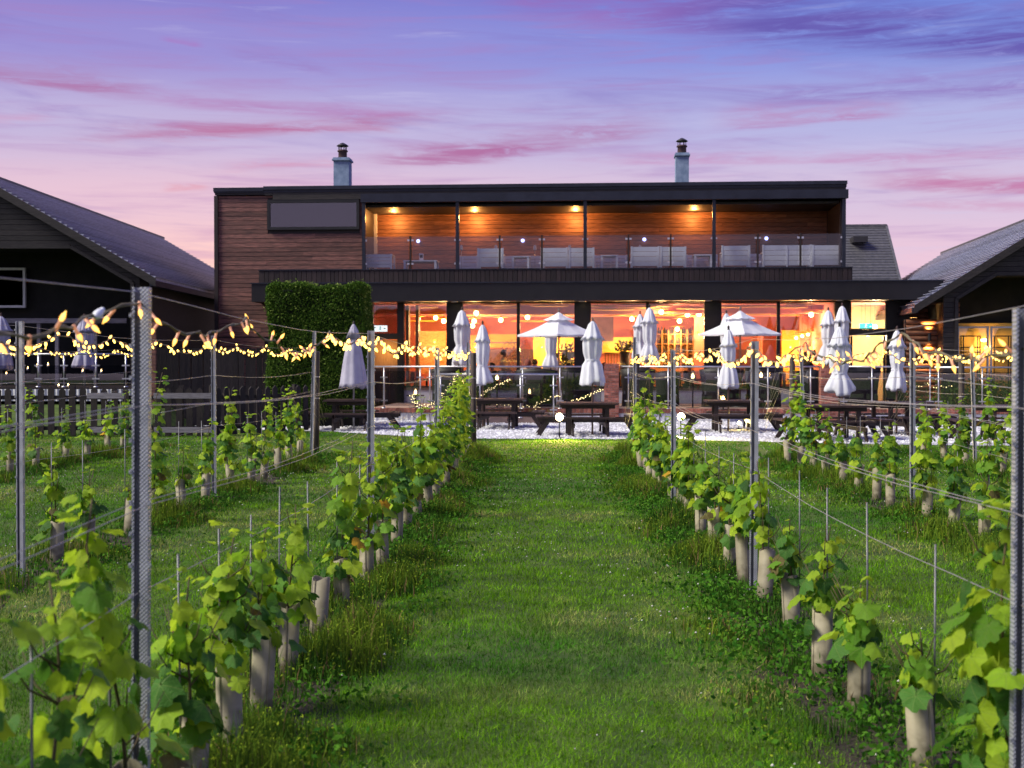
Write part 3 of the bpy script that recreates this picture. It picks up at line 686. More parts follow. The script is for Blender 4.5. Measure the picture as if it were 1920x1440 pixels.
for (px, py, v_, rr) in discs:
    u, w_ = B(px, py, v_); h_ = max(.06, wg1 - w_); rr *= .8
    m = MB(); m.lathe([(.001, .03), (rr - .02, .03), (rr, .015), (rr, 0), (.001, 0)], 24, (u, v_, wg1 - h_)); d_ = part(m, 'ceiling_disc', 'disc')
    m = MB()
    for a_ in (0, 2.1, 4.2): m.bar((u + rr * .6 * math.cos(a_), v_ + rr * .6 * math.sin(a_), wg1 - h_ + .03), (u + rr * .6 * math.cos(a_), v_ + rr * .6 * math.sin(a_), wg1), .006)
    m.build('cord', K['cable'], d_)
# pendant lamps
pend = [(784, 598, 3.6), (817, 596, 4.4), (832, 602, 3.4), (893, 587, 2.6), (889, 602, 4.8), (886, 611, 6), (939, 600, 4.5), (989, 595, 4), (1049, 603, 5), (1185, 598, 4), (1240, 585, 2.5), (1274, 602, 4.6), (1289, 590, 3.4), (1270, 617, 6.2), (1311, 589, 3.4), (1312, 613, 5.6), (1521, 590, 3),
        (1493, 634, 4.6), (1504, 630, 4.8), (1515, 627, 5), (1527, 622, 5.2), (1405, 606, 5.5), (925, 714, 1.5)]
for i, (px, py, v_) in enumerate(pend):
    u, w = B(px, py, v_)
    if i == 22: continue
    bay = 'left' if px < 860 else 'second' if px < 1080 else 'third' if px < 1330 else 'right'
    nth = sum(1 for q in pend[:i] if ('left' if q[0] < 860 else 'second' if q[0] < 1080 else 'third' if q[0] < 1330 else 'right') == bay)
    t_ = empty('pendant_lamp', B.world(u, v_, w), B.r, f'glowing globe pendant lamp inside the {bay} bay of the dining room, {"first second third fourth fifth sixth seventh eighth".split()[nth]} one counted there', 'lamp', 'pendant lamps in the dining room')
    m = MB(); m.bar((0, 0, .1), (0, 0, wg1 - w), .012); m.build('cord', K['cable'], t_)
    m = MB(); m.lathe([(.03, .16), (.05, .13), (.26, .10), (.26, .09), (.03, .11)], 18); m.build('shade', K['disc'], t_)
    rr = .085 if i < 17 else .06
    m = MB(); m.lathe([(.001, -rr)] + [(rr * math.sin(a_ * math.pi / 8), -rr * math.cos(a_ * math.pi / 8)) for a_ in range(1, 8)] + [(.001, rr)], 14); m.build('globe', K['globe'], t_)
    if i % 2 == 0 or i in (9, 13):
        ld = bpy.data.lights.new('pendant_light', 'POINT'); ld.energy = 78; ld.color = (1, .54, .22); ld.shadow_soft_size = .12
        lo_ = bpy.data.objects.new('pendant_light', ld); col.objects.link(lo_); lo_.parent = t_; lo_.location = (0, -.0, -.24)
# wall washers that make the yellow niches glow
for (px, py, v_, e_) in ((891, 650, 7.4, 26), (1016, 650, 6.9, 50), (1050, 648, 6.9, 40), (1165, 645, 7.6, 40), (1482, 650, 6.0, 50), (815, 640, 4.1, 30), (1310, 625, 3.4, 22), (722, 650, -.35, 12)):
    u, w = B(px, py, v_)
    t_ = empty('wall_washer', B.world(u, v_, w), B.r, None, 'lamp', 'wall lamps in the dining room')
    t_['label'] = {891: 'small wall lamp lighting the yellow niche behind the tall closed parasol', 1016: 'wall lamp lighting the yellow wall behind the seated diners', 1050: 'wall lamp on the yellow wall right of the seated diners', 1165: 'wall lamp over the yellow niche of the middle bay', 1482: 'wall lamp on the yellow wall of the right bay', 815: 'wall lamp on the stone clad wall in the left bay', 1310: 'wall lamp on the salmon pillar of the third bay', 722: 'outside wall lamp on the orange panel left of the folded door'}[px]
    m = MB(); m.lathe([(.02, -.05), (.05, .03), (.045, .05), (.001, .05)], 10); m.build('lamp_shade', K['disc'], t_)
    m = MB(); m.lathe([(.001, -.04), (.03, -.03), (.03, 0)], 8); m.build('lamp_bulb', K['globe'], t_)
    ld = bpy.data.lights.new('washer_light', 'POINT'); ld.energy = e_ * 1.35; ld.color = (1, .60, .16); ld.shadow_soft_size = .08
    lo_ = bpy.data.objects.new('washer_light', ld); col.objects.link(lo_); lo_.parent = t_; lo_.location = (0, -.1, -.12)
# pale room behind the door on the right
iu2, iu3 = B.u(1580, GV), B.u(1690, GV) + .8
m = MB(); m.box(iu2 + .3, iu3, 4, 4.1, TH, wg1 - .002); m.box(iu3, iu3 + .1, GV + .16, 4.1, TH, wg1 - .002); part(m, 'lobby_wall', 'lobby')
for (u, w, v_, e_) in ((B.u(1622, 2.2), 2.75, 2.2, 150), (B.u(1640, 2.8), 2.85, 2.8, 130)):
    t_ = empty('lobby_lamp', B.world(u, v_, w), B.r, 'bright round lobby lamp over the door, ' + ('left one' if v_ < 2.5 else 'right one'), 'lamp', 'lobby lamps')
    m = MB(); m.lathe([(.001, -.1), (.07, -.07), (.1, 0), (.07, .07), (.001, .1)], 12); m.build('globe', K['globe'], t_)
    m = MB(); m.bar((0, 0, .1), (0, 0, wg1 - w), .012); m.build('cord', K['cable'], t_)
    ld = bpy.data.lights.new('lobby_light', 'POINT'); ld.energy = e_; ld.color = (1, .78, .42); ld.shadow_soft_size = .12
    lo_ = bpy.data.objects.new('lobby_light', ld); col.objects.link(lo_); lo_.parent = t_; lo_.location = (0, -.2, -.25)
# exit signs: lit box with running figure and arrow
def exit_sign(px, py, v_, wd, green, label):
    u, w = B(px, py, v_)
    t_ = empty('exit_sign', B.world(u, v_, w), B.r, label, 'sign')
    m = MB(); m.box(-wd / 2, wd / 2, -.03, .03, -.1, .1); m.build('sign_box', emis('sign face ' + str(px), (.75, 1, .8) if not green else (.05, .75, .6), 5.0 if not green else 1.6, 'NONE'), t_)
    e = emis('sign figure ' + str(px), (.0, .35, .2) if not green else (.9, 1, .95), .4 if not green else 1.6, 'NONE')
    m = MB(); y = -.034
    m.lathe([(.001, 0), (.02, 0), (.02, .004), (.001, .004)], 8)
    m.v = [(a_ - .01, y - c_, b_ + .055) for a_, b_, c_ in m.v]
    m.bar((-.01, y, .035), (-.02, y, -.01), .03, .004, up=(0, 1, 0)); m.bar((-.02, y, -.01), (.02, y, -.06), .018, .004, up=(0, 1, 0)); m.bar((-.02, y, -.01), (-.06, y, -.04), .018, .004, up=(0, 1, 0))
    m.bar((-.01, y, .03), (.035, y, .01), .014, .004, up=(0, 1, 0)); m.bar((-.01, y, .03), (-.05, y, .02), .014, .004, up=(0, 1, 0)); m.build('running_figure', e, t_)
    m = MB(); m.add([(.09, y, 0), (.13, y, .03), (.13, y, -.03)], [(0, 1, 2)]); m.bar((.13, y, 0), (.17, y, 0), .02, .004, up=(0, 1, 0)); m.build('arrow', e, t_)
    m = MB(); m.bar((-wd / 3, 0, .1), (-wd / 3, 0, wg1 - w), .008); m.bar((wd / 3, 0, .1), (wd / 3, 0, wg1 - w), .008); m.build('hanger', K['cable'], t_)
exit_sign(714, 616, .4, .42, False, 'white lit exit sign hanging behind the dark left window')
exit_sign(1624, 612, 1.2, .42, True, 'green lit exit sign behind the high window over the door')
# back bar shelving in the third bay
u0_, wt_ = B(1230, 618, 6.5); u1_ = B.u(1312, 6.5); 
bb = empty('back_bar', B.world(u0_, 6.5, TH), B.r, 'tall lit back bar shelving with uprights behind the middle parasols', 'shelving')
m = MB(); W_ = u1_ - u0_; H_ = wt_ - TH
for k in range(8): m.box(W_ * k / 7 - .03, W_ * k / 7 + .03, 0, .3, 0, H_)
m.build('upright', K['oak'], bb)
for k in range(5):
    m = MB(); m.box(.03, W_ - .03, 0.01, .29, .9 + k * .36, .93 + k * .36); m.build('shelf', K['oak'], bb)
m = MB(); m.box(-.03, W_ + .03, .301, .34, 0, H_); m.build('back_panel', K['room_yellow'], bb)
m = MB(); rb = random.Random(2)
for k in range(5):
    for j in range(26):
        x_ = .1 + (W_ - .2) * j / 26 + rb.uniform(-.02, .02); hh = rb.uniform(.14, .28); r0 = rb.uniform(.025, .04); z_ = .93 + k * .36
        m.add([(x_ - r0, .1, z_), (x_ + r0, .1, z_), (x_ + r0, .16, z_), (x_ - r0, .16, z_), (x_ - r0 * .4, .12, z_ + hh), (x_ + r0 * .4, .12, z_ + hh), (x_ + r0 * .4, .14, z_ + hh), (x_ - r0 * .4, .14, z_ + hh)], [(0, 1, 5, 4), (1, 2, 6, 5), (2, 3, 7, 6), (3, 0, 4, 7), (4, 5, 6, 7)])
o = m.build('bottles', K['cowl'], bb); o['kind'] = 'stuff'
m = MB(); m.box(-2.4, W_, -1.6, -1.1, 0, 1.1); o = m.build('bar_counter', K['oak'], None, B.m @ Matrix.Translation((u0_, 6.5, TH))); tag(o, 'oak bar counter standing in front of the back bar shelving', 'counter')
# slatted room divider in the middle bay
u0_, wt_ = B(1135, 661, 3.2); u1_ = B.u(1196, 3.2); dv = empty('room_divider', B.world(u0_, 3.2, TH), B.r, 'open slatted wooden divider inside the third window bay', 'divider')
for k in range(12):
    m = MB(); x_ = (u1_ - u0_) * k / 11; m.box(x_ - .02, x_ + .02, 0, .05, .82, wt_ - TH - .05); m.build('slat', K['oak'], dv)
m = MB(); m.box(-.03, u1_ - u0_ + .03, -.01, .06, wt_ - TH - .05, wt_ - TH); m.box(-.03, u1_ - u0_ + .03, -.01, .06, 0.05, .8); m.build('frame', K['oak'], dv)
# hanging flowers + potted plants indoors
def bush(px, py, v_, rx, rz, n, mat, name, label, cat, sz=.05, pot=None, seed=1):
    rr_ = random.Random(seed); u, w = B(px, py, v_); m = MB()
    for k in range(n):
        a_ = rr_.uniform(0, 6.28); q = rr_.random() ** .5; h_ = rr_.uniform(-1, 1); e = math.sqrt(1 - h_ * h_) * q * rx
        p = Vector((u + e * math.cos(a_), v_ + e * math.sin(a_), w + h_ * rz * q))
        d1 = Vector((rr_.uniform(-1, 1), rr_.uniform(-1, 1), rr_.uniform(-1, 1))).normalized() * sz; d2 = Vector((rr_.uniform(-1, 1), rr_.uniform(-1, 1), rr_.uniform(-1, 1))).normalized() * sz * .5
        m.add([p - d1, p + d2, p + d1, p - d2], [(0, 1, 2, 3)])
    t_ = empty(name, B.world(u, v_, TH), B.r, label, cat); inv = Matrix.Translation((-u, -v_, -TH))
    m.v = [tuple(inv @ Vector(x)) for x in m.v]; o = m.build('foliage', K[mat], t_); o['kind'] = 'stuff'
    if pot:
        m = MB(); h_ = w - rz * .8 - TH; m.lathe([(.001, 0), (.12, 0), (.17, h_), (.13, h_), (.001, h_ - .05)], 12); m.build('pot', K[pot], t_)
    return t_
bush(965, 672, 3.4, .65, .7, 2200, 'flower', 'flower_display', 'big pale dried flower display inside the second window bay', 'flowers', .028, 'cowl', 1)
bush(1062, 672, 4.5, .55, .55, 260, 'plant', 'indoor_palm', 'dark leafy plant in front of the yellow lit wall', 'plant', .12, 'cowl', 2)
bush(1516, 671, 1.2, .35, .28, 160, 'plant', 'agave_plant', 'spiky pot plant on the right bay window ledge', 'plant', .12, 'cowl', 3)
bush(1172, 650, 2.4, .4, .22, 160, 'plant', 'pot_plant', 'leafy plant above the slatted divider', 'plant', .08, 'cowl', 4)
# --- chimneys
def chimney(pxa, pxb, pyt, v_, pot_top, label):
    ua, wt = B(pxa, pyt, v_); ub = B.u(pxb, v_); c_ = (ua + ub) / 2; wd = (ub - ua) / 2
    m = MB(); m.box(c_ - wd * .86, c_ + wd * .86, v_, v_ + .55, wTop - .1, wt - .06); cs = part(m, 'chimney', 'render')
    m = MB(); m.box(c_ - wd, c_ + wd, v_ - .07, v_ + .62, wt - .06, wt); m.box(c_ - wd * .9, c_ + wd * .9, v_ - .04, v_ + .58, wt, wt + .05); m.build('chimney_cap', K['render'], cs)
    ph = B.w((pxa + pxb) / 2, pot_top, v_) - wt
    m = MB(); y = v_ + .27
    m.lathe([(.16, .05), (.155, ph * .45), (.19, ph * .47), (.19, ph * .54), (.15, ph * .56), (.14, ph * .58)], 14, (c_, y, wt)); m.build('chimney_pot', K['pot'], cs)
    m = MB()
    for k in range(6): a_ = k * 1.047; m.bar((c_ + .14 * math.cos(a_), y + .14 * math.sin(a_), wt + ph * .56), (c_ + .14 * math.cos(a_), y + .14 * math.sin(a_), wt + ph * .8), .025)
    m.lathe([(.001, ph), (.06, ph * .97), (.16, ph * .88), (.22, ph * .80), (.2, ph * .78), (.001, ph * .80)], 14, (c_, y, wt)); m.build('cowl', K['cowl'], cs)
chimney(623, 657, 298, 4.2, 265, '')
chimney(1265, 1293, 289, 5.0, 256, '')
# --- grey roofed house behind, right
pa, pb, pc, pd = AT(1560, 427, 56), AT(1656, 424, 56), AT(1688, 535, 52.5), AT(1545, 540, 52.5)
hs_ = empty('rear_house', (pa.x, 52.5, 0), R(-2), 'grey slate roofed house standing behind the right end of the restaurant', 'house')
x0, x1, x2, y1, zr, ze = pa.x - 1, pb.x, pc.x, 3.6, pb.z, pc.z
m = MB(); m.box(0, x2 - pa.x - .1, .3, 6.5, 0, ze - .1); m.build('wall', K['planter'], hs_)
for k in range(22):
    f0, f1 = k / 22, (k + 1) / 22
    za, zb = ze + (zr - ze) * f0, ze + (zr - ze) * f1; ya, yb = y1 * f0, y1 * f1
    xa, xb = (x2 + (x1 - x2) * f0) - pa.x, (x2 + (x1 - x2) * f1) - pa.x
    m = MB(); m.add([(-1.5, ya, za + .05), (xa, ya, za + .05), (xb, yb, zb + .01), (-1.5, yb, zb + .01), (-1.5, ya, za - .02), (xa, ya, za - .02)], [(0, 1, 2, 3), (4, 5, 1, 0)]); m.build('slate_course', K['slate_dark'], hs_)
m = MB(); m.bar((-1.5, y1, zr + .03), (x1 - pa.x + .03, y1, zr + .03), .16, .1); m.bar((x2 - pa.x + .02, 0, ze), (x1 - pa.x + .02, y1, zr), .1, .1); m.build('ridge', K['slate_dark'], hs_)
m = MB(); m.add([(x2 - pa.x, 0, ze), (x1 - pa.x, y1, zr), (x2 - pa.x, 2 * y1, ze)], [(0, 1, 2)]); m.build('gable', K['plank_dark'], hs_)
q = AT(1602, 452, 55.2); m = MB(); m.box(q.x - pa.x - .3, q.x - pa.x + .3, 1.9, 2.8, q.z - .12, q.z + .12); m.build('roof_vent', K['cowl'], hs_)

# ================================================================== BARNS
def barn(fr, label, e_h, r_h, half, length, side, rec, n_c=34, over=.35, inset=.55):
    """gable barn: u=0 is the eaves nearest the restaurant, ridge at u=side*half"""
    t_ = empty('barn', fr.o, fr.r, label, 'barn')
    s = side; L_ = math.hypot(half, r_h - e_h)
    for k in range(n_c):                              # tile courses on the slope that is seen
        f0, f1 = k / n_c, (k + 1) / n_c
        ua, ub = s * half * f0, s * half * f1; za, zb = e_h + (r_h - e_h) * f0, e_h + (r_h - e_h) * f1
        m = MB(); up = .085
        v0, v1 = -over, length
        q_ = s * half / n_c * .42
        m.add([(ua, v0, za + up), (ua, v1, za + up), (ub + q_, v1, zb + .012), (ub + q_, v0, zb + .012), (ua, v0, za + up - .014), (ua, v1, za + up - .014), (ua + q_ * .9, v0, za + up - .014), (ua + q_ * .9, v1, za + up - .014), (ua + q_ * .9, v0, za - .04), (ua + q_ * .9, v1, za - .04), (ub + q_, v0, zb - .03)],
              [(0, 1, 2, 3) if s < 0 else (3, 2, 1, 0), (4, 5, 1, 0) if s < 0 else (0, 1, 5, 4), (4, 6, 7, 5), (6, 8, 9, 7), (0, 3, 10, 8)])
        m.build('tile_course', K['slate'], t_)
    m = MB(); m.add([(s * half, -over, r_h), (s * 2 * half, -over, e_h), (s * 2 * half, length, e_h), (s * half, length, r_h), (0, -over, e_h - .06), (0, length, e_h - .06), (s * half, length, r_h - .06), (s * half, -over, r_h - .06)], [(0, 1, 2, 3), (4, 5, 6, 7)]); m.build('roof_slope', K['slate_dark'], t_)
    m = MB(); m.bar((s * half, -over - .02, r_h + .03), (s * half, length, r_h + .03), .28, .1); m.build('ridge', K['slate_dark'], t_)
    m = MB(); m.prism([(0, e_h - .22), (0, e_h + .02), (s * half, r_h + .02), (s * half, r_h - .22)], -over - .04, -over); m.build('verge_board', K['plank_dark'], t_)
    m = MB(); m.prism([(s * 2 * half, e_h - .22), (s * 2 * half, e_h + .02), (s * half, r_h + .02), (s * half, r_h - .22)], -over - .04, -over); m.build('verge_board', K['plank_dark'], t_)
    m = MB(); m.box(min(0, s * .12) - .06, max(0, s * .12) + .0, -over, length, e_h - .2, e_h - .05); m.build('gutter', K['anthracite'], t_)
    wi = s * inset                                        # wall line inset below the eaves
    m = MB(); m.box(min(wi, wi + s * .15), max(wi, wi + s * .15), .02, length, 0, e_h + .12); m.build('side_wall', K['plank_dark'], t_)
    m = MB(); m.box(min(0, s * 2 * half), max(0, s * 2 * half), length - .2, length, 0, e_h - .1); m.prism([(s * .1, e_h - .1), (s * half, r_h - .1), (s * (2 * half - .1), e_h - .1)], length - .2, length); m.build('rear_wall', K['plank_dark'], t_)
    # gable boards above / beside the recessed porch opening
    op_top, op_u0, op_diag = rec                        # opening top height, u where its side stands, height where the diagonal starts
    z = 0.0; pitch = .15; cnt = 0
    slope = (r_h - e_h) / half
    while z < r_h - .1:
        zc = z + pitch / 2
        ue = max(abs(wi), (zc - e_h + .1) / slope) if zc > e_h - .1 else abs(wi)
        if ue > half - .05: break
        if zc > op_top: uin = half
        else: uin = min(half, abs(op_u0) + max(0.0, (zc - op_diag) / slope))
        if uin > ue + .06:
            for sg in ((1, -1) if zc > op_top else (1, -1)):
                x0, x1 = (s * ue, s * uin) if sg > 0 else (s * (2 * half - uin), s * (2 * half - ue))
                if uin >= half and sg < 0: x0 = s * half
                m = MB(); m.box(min(x0, x1), max(x0, x1), -.03, 0, z, z + pitch - .012); m.add([(min(x0, x1), -.03, z + pitch - .012), (max(x0, x1), -.03, z + pitch - .012), (max(x0, x1), -.0, z + pitch), (min(x0, x1), 0, z + pitch)], [(0, 1, 2, 3)]); m.build('gable_plank', K['plank_dark'], t_); cnt += 1
        z += pitch
    m = MB(); a_ = abs(op_u0); um = a_ + (op_top - op_diag) / slope
    m.prism([(s * a_, 0), (s * a_, op_diag), (s * um, op_top), (s * (2 * half - um), op_top), (s * (2 * half - um), op_top + .1), (s * (um - .03), op_top + .1), (s * (a_ - .1), op_diag + .03), (s * (a_ - .1), 0)], -.06, .5) if False else None
    m.bar((s * a_, -.05, 0), (s * a_, -.05, op_diag), .1); m.bar((s * a_, -.05, op_diag), (s * um, -.05, op_top), .1, up=(0, 1, 0)); m.bar((s * um, -.05, op_top), (s * half * 1.5, -.05, op_top), .1); m.build('porch_trim', K['plank_dark'], t_)
    ur_ = lambda z_: s * max(.6, (z_ - e_h + .12) / slope); ul_ = lambda z_: s * (2 * half - max(.6, (z_ - e_h + .12) / slope))
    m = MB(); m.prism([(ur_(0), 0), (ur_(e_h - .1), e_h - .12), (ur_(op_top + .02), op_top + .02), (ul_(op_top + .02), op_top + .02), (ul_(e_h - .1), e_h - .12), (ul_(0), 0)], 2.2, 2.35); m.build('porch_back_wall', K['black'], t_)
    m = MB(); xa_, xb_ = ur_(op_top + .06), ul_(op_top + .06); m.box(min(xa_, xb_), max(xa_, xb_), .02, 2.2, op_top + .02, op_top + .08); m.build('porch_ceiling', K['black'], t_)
    return t_
BL_ = Frame(-10.9, 36, 1.5)
eh = BL_.w(292, 523, -.35); u292 = BL_.u(292, -.35)
b1 = barn(BL_, 'dark timber barn with a long pale tiled roof at the left', eh, 7.05, 5.25, 19.5, -1, (BL_.w(60, 463, 0), -(abs(BL_.u(250, 0))), BL_.w(250, 530, 0)), 34)
BR_ = Frame(10.95, 38.5, -5.0)
eh2 = BR_.w(1700, 574, -.35)
b2 = barn(BR_, 'dark timber barn with a steep tiled roof and lit wall at the right', eh2, 6.45, 4.96, 18.8, 1, (BR_.w(1850, 514, 0), BR_.u(1792, 0), BR_.w(1790, 560, 0)), 30, inset=BR_.u(1768, 0))
# left barn porch: big glazed window, posts, rails
def lw(px, py, v): return BL_(px, py, v)
ua, wa = lw(-60, 502, 1.9); ub, wb = lw(48, 577, 1.9)
window(b1, ua, ub, wb, wa, 1.95, .07, 'white_frame', 'glass_black', .08)
for px in (72, 106, 178):
    ua, wa = lw(px, 606, 1.0); m = MB(); m.box(ua - .05, ua + .05, 1.0, 1.1, 0, wa); m.build('porch_post', K['fence_pale'], b1)
m = MB(); ua = lw(-60, 600, 1.0)[0]; ub, wa = lw(238, 606, 1.0); m.box(ua, ub, .96, 1.12, wa + .002, wa + .14); m.build('porch_beam', K['fence_pale'], b1)
m = MB(); a_, w_ = lw(165, 600, .7); m.box(a_, a_ + .5, .7, .9, w_ + .05, w_ + .1); m.build('shelf_bracket', K['alu'], b1)
# right barn: porch window frames with a warm interior, lit wall lamp
for (a_, b_) in ((1795, 1853), (1857, 1905)):
    ua, wa = BR_(a_, 612, 1.2); ub, wb = BR_(b_, 762, 1.2)
    f = window(b2, ua, ub, wb, wa, 1.25, .05, 'white_frame', 'glass', .08)
m = MB(); ua, wa = BR_(1790, 606, 1.95); ub = BR_.u(1990, 1.95); m.box(ua, ub, 2.08, 2.18, 0, wa); m.build('inner_wall', K['room_yellow'], b2)
for k, px in enumerate((1822, 1880)):
    ua, wa = BR_(px, 629, 1.6); tt = empty('side_table', BR_.world(ua, 1.6, 0), BR_.r, 'dark metal framed shelf behind the right barn window, ' + ('left one' if k == 0 else 'right one'), 'shelf')
    m = MB()
    for x_ in (-.25, .25):
        m.bar((x_, 0, 0), (x_, 0, wa), .03); m.bar((x_, .3, 0), (x_, .3, wa), .03)
    m.build('frame', K['cowl'], tt)
    for z_ in (wa, wa - .35, wa - .5):
        m = MB(); m.box(-.28, .28, -.02, .32, z_ - .03, z_); m.build('shelf', K['cowl'], tt)
ld = bpy.data.lights.new('barn_light', 'POINT'); ld.energy = 30; ld.color = (1, .6, .25); ld.shadow_soft_size = .1
tt = empty('ceiling_lamp', BR_.world(BR_.u(1846, 1.7), 1.75, 2.35), BR_.r, 'warm ceiling lamp inside the right barn', 'lamp')
m = MB(); m.lathe([(.001, -.06), (.1, -.03), (.12, .03), (.001, .05)], 12); m.build('lamp_shade', K['globe'], tt)
lo_ = bpy.data.objects.new('barn_light', ld); col.objects.link(lo_); lo_.parent = tt; lo_.location = (0, -.1, -.2)
# lap board wall with the up and down lamp between restaurant and barn
WV = 39.3
pa, pb = AT(1698, 575, WV), AT(1774, 575, WV)
lwall = empty('log_wall', (pa.x, WV, 0), 0, 'rounded log board wall lit by a wall lamp under the right barn eaves', 'wall')
for k in range(18):
    n = 6; z_ = k * .165
    vs = []
    for x_ in (0, pb.x - pa.x):
        for j in range(n + 1):
            t2 = math.pi * j / n - math.pi / 2; vs.append((x_, -.07 * math.cos(t2), z_ + .08 + .08 * math.sin(t2)))
    m = MB(); m.add(vs, [(j, n + 1 + j, n + 2 + j, j + 1) for j in range(n)], True); m.build('log_board', K['cedar_warm'], lwall)
m = MB(); m.box(-.02, pb.x - pa.x + .02, .005, .1, 0, 18 * .165); m.build('backing', K['plank_dark'], lwall)
q = AT(1743, 632, WV - .16)
wl = empty('wall_lamp', q, 0, 'up and down wall lamp glowing on the rounded log boards', 'lamp')
m = MB(); m.lathe([(.05, -.12), (.05, .12)], 12); m.lathe([(.03, -.1), (.03, .1)], 12); m.build('lamp_body', K['cowl'], wl)
m = MB(); m.lathe([(.001, .1), (.045, .1)], 12); m.lathe([(.001, -.1), (.045, -.1)], 12); m.build('lamp_lens', K['globe'], wl)
for sgn in (1, -1):
    ld = bpy.data.lights.new('wall_light', 'SPOT'); ld.energy = 160; ld.color = (1, .50, .12); ld.spot_size = R(80); ld.spot_blend = .8; ld.shadow_soft_size = .03
    lo_ = bpy.data.objects.new('wall_light', ld); col.objects.link(lo_); lo_.parent = wl; lo_.location = (0, -.02, .13 * sgn)
    lo_.rotation_euler = (R(180 - 12) if sgn > 0 else R(12), 0, 0)

# dining furniture behind the glass
rq = random.Random(31)
def dining_table(px, v, lab):
    t_ = empty('dining_table', B.world(B.u(px, v), v, TH), B.r, 'dark dining table ' + lab, 'table', 'dining tables inside')
    m = MB(); m.box(-.4, .4, -.35, .35, .71, .75, .01); m.build('tabletop', K['rattan'], t_)
    m = MB(); m.bar((0, 0, 0), (0, 0, .71), .07, n=8); m.lathe([(.25, 0), (.25, .02), (.03, .04)], 14); m.build('pedestal', K['cowl'], t_)
def dining_chair(px, v, rz, lab):
    t_ = empty('dining_chair', B.world(B.u(px, v), v, TH), B.r + rz, 'dark chair ' + lab, 'chair', 'dining chairs inside')
    m = MB(); m.box(-.21, .21, -.2, .2, .43, .47, .02); m.build('seat', K['cushion'], t_)
    m = MB(); m.box(-.2, .2, .19, .215, .62, .98, .01); m.build('backrest', K['cowl'], t_)
    for x_ in (-.19, .19):
        m = MB(); m.bar((x_, .2, 0), (x_, .2, .96), .03); m.build('leg', K['cowl'], t_)
        m = MB(); m.bar((x_, -.18, 0), (x_, -.18, .43), .03); m.build('leg', K['cowl'], t_)
for i, (px, v) in enumerate(((800, 1.6), (895, 1.7), (930, 3.6), (1012, 2.2), (1060, 2.6), (1140, 1.5), (1190, 1.4), (1245, 2.2), (1295, 1.3), (1395, 2.4), (1440, 1.6), (1500, 2.6))):
    bay = 'in the first bay' if px < 860 else 'in the second bay' if px < 1080 else 'in the third bay' if px < 1330 else 'in the last bay'
    wh = f'{bay}, {"first second third fourth fifth sixth seventh".split()[[800, 895, 930, 1012, 1060, 1140, 1190, 1245, 1295, 1395, 1440, 1500].index(px) - (0 if px < 860 else 1 if px < 1080 else 5 if px < 1330 else 9)]} from the left'
    dining_table(px, v, wh)
    dining_chair(px - 17, v + .1, R(90 + rq.uniform(-15, 15)), 'left of the table ' + wh)
    dining_chair(px + 17, v - .05, R(-90 + rq.uniform(-15, 15)), 'right of the table ' + wh)
# blind behind the big barn window
m = MB(); ua, wa = BL_(-60, 508, 2.05); ub, wb = BL_(44, 516, 2.05)
for k in range(3): m.box(ua, ub, 2.06, 2.09, wa - .09 - k * .1, wa - .02 - k * .1)
o = m.build('blind', K['white_frame'], b1); o['kind'] = 'stuff'

# ================================================================== TERRACE
FVt = -5.15
m = MB(); m.box(B.u(690, FVt), B.u(1960, FVt), FVt + .25, GV - .13, TH - .12, TH); o = m.build('terrace_floor', K['pave'], None, B.m); tag(o, kind='structure')
# white corrugated skirting below a brick coping
sk = empty('terrace_wall', B.world(B.u(700, FVt), FVt, 0), B.r, 'low white corrugated wall with a brick coping along the terrace edge', 'wall')
Wd = B.u(1960, FVt) - B.u(700, FVt)
n = int(Wd / .075); sh = MB(); vs = []
for i in range(n + 1):
    yy = -.012 if i % 2 else .012
    vs += [(i * .075, yy, -.02), (i * .075, yy, TH - .13)]
sh.add(vs, [(2 * i, 2 * i + 2, 2 * i + 3, 2 * i + 1) for i in range(n)], False); sh.build('corrugated_sheet', K['corrug'], sk)
m = MB(); m.box(0, Wd, .03, .24, 0, TH - .131); m.build('backing', K['mortar'], sk)
m = MB(); m.box(0, Wd, -.03, .24, TH - .128, TH - .012); m.build('mortar_bed', K['mortar'], sk)
bm_ = MB(); bm_.box(0, .098, -.045, .235, TH - .115, TH + .004, .004); bme = bm_.mesh('brick', K['brick'])
nb = int(Wd / .108)
for i in range(min(nb, 290)):
    o = link('brick', bme, sk); o.location = (i * .108, rnd.uniform(-.005, .005), rnd.uniform(-.002, .003))
def brick_pillar(px0, px1, pyt, label):
    ua, ub = B.u(px0, FVt - .1), B.u(px1, FVt - .1); wt = B.w((px0 + px1) / 2, pyt, FVt - .1)
    t_ = empty('brick_pillar', B.world(ua, FVt - .22, 0), B.r, label, 'pillar'); W_ = ub - ua; D_ = .44
    m = MB(); m.box(.012, W_ - .012, .012, D_ - .012, 0, wt - .06); m.build('mortar_core', K['mortar'], t_)
    bl, bh = .205, .068; k = 0; z_ = .0
    me = {}
    def bk(l, d):
        q = (round(l, 3), round(d, 3))
        if q not in me: mb = MB(); mb.box(0, l - .01, 0, d - .01, 0, bh - .01, .003); me[q] = mb.mesh('brick', K['brick'])
        return me[q]
    while z_ < wt - .06:
        off = 0 if k % 2 else -bl / 2; x_ = off
        while x_ < W_ - .02:
            a_, b_ = max(0, x_), min(W_, x_ + bl)
            if b_ - a_ > .03:
                o = link('brick', bk(b_ - a_, .1), t_); o.location = (a_, rnd.uniform(-.003, .003), z_)
            x_ += bl
        for sx in (0, W_ - .1):
            for yy in (.1, .1 + (D_ - .1) / 2):
                o = link('brick', bk(.1, (D_ - .1) / 2), t_); o.location = (sx + rnd.uniform(-.002, .002) + .005, yy, z_)
        z_ += bh; k += 1
    return t_
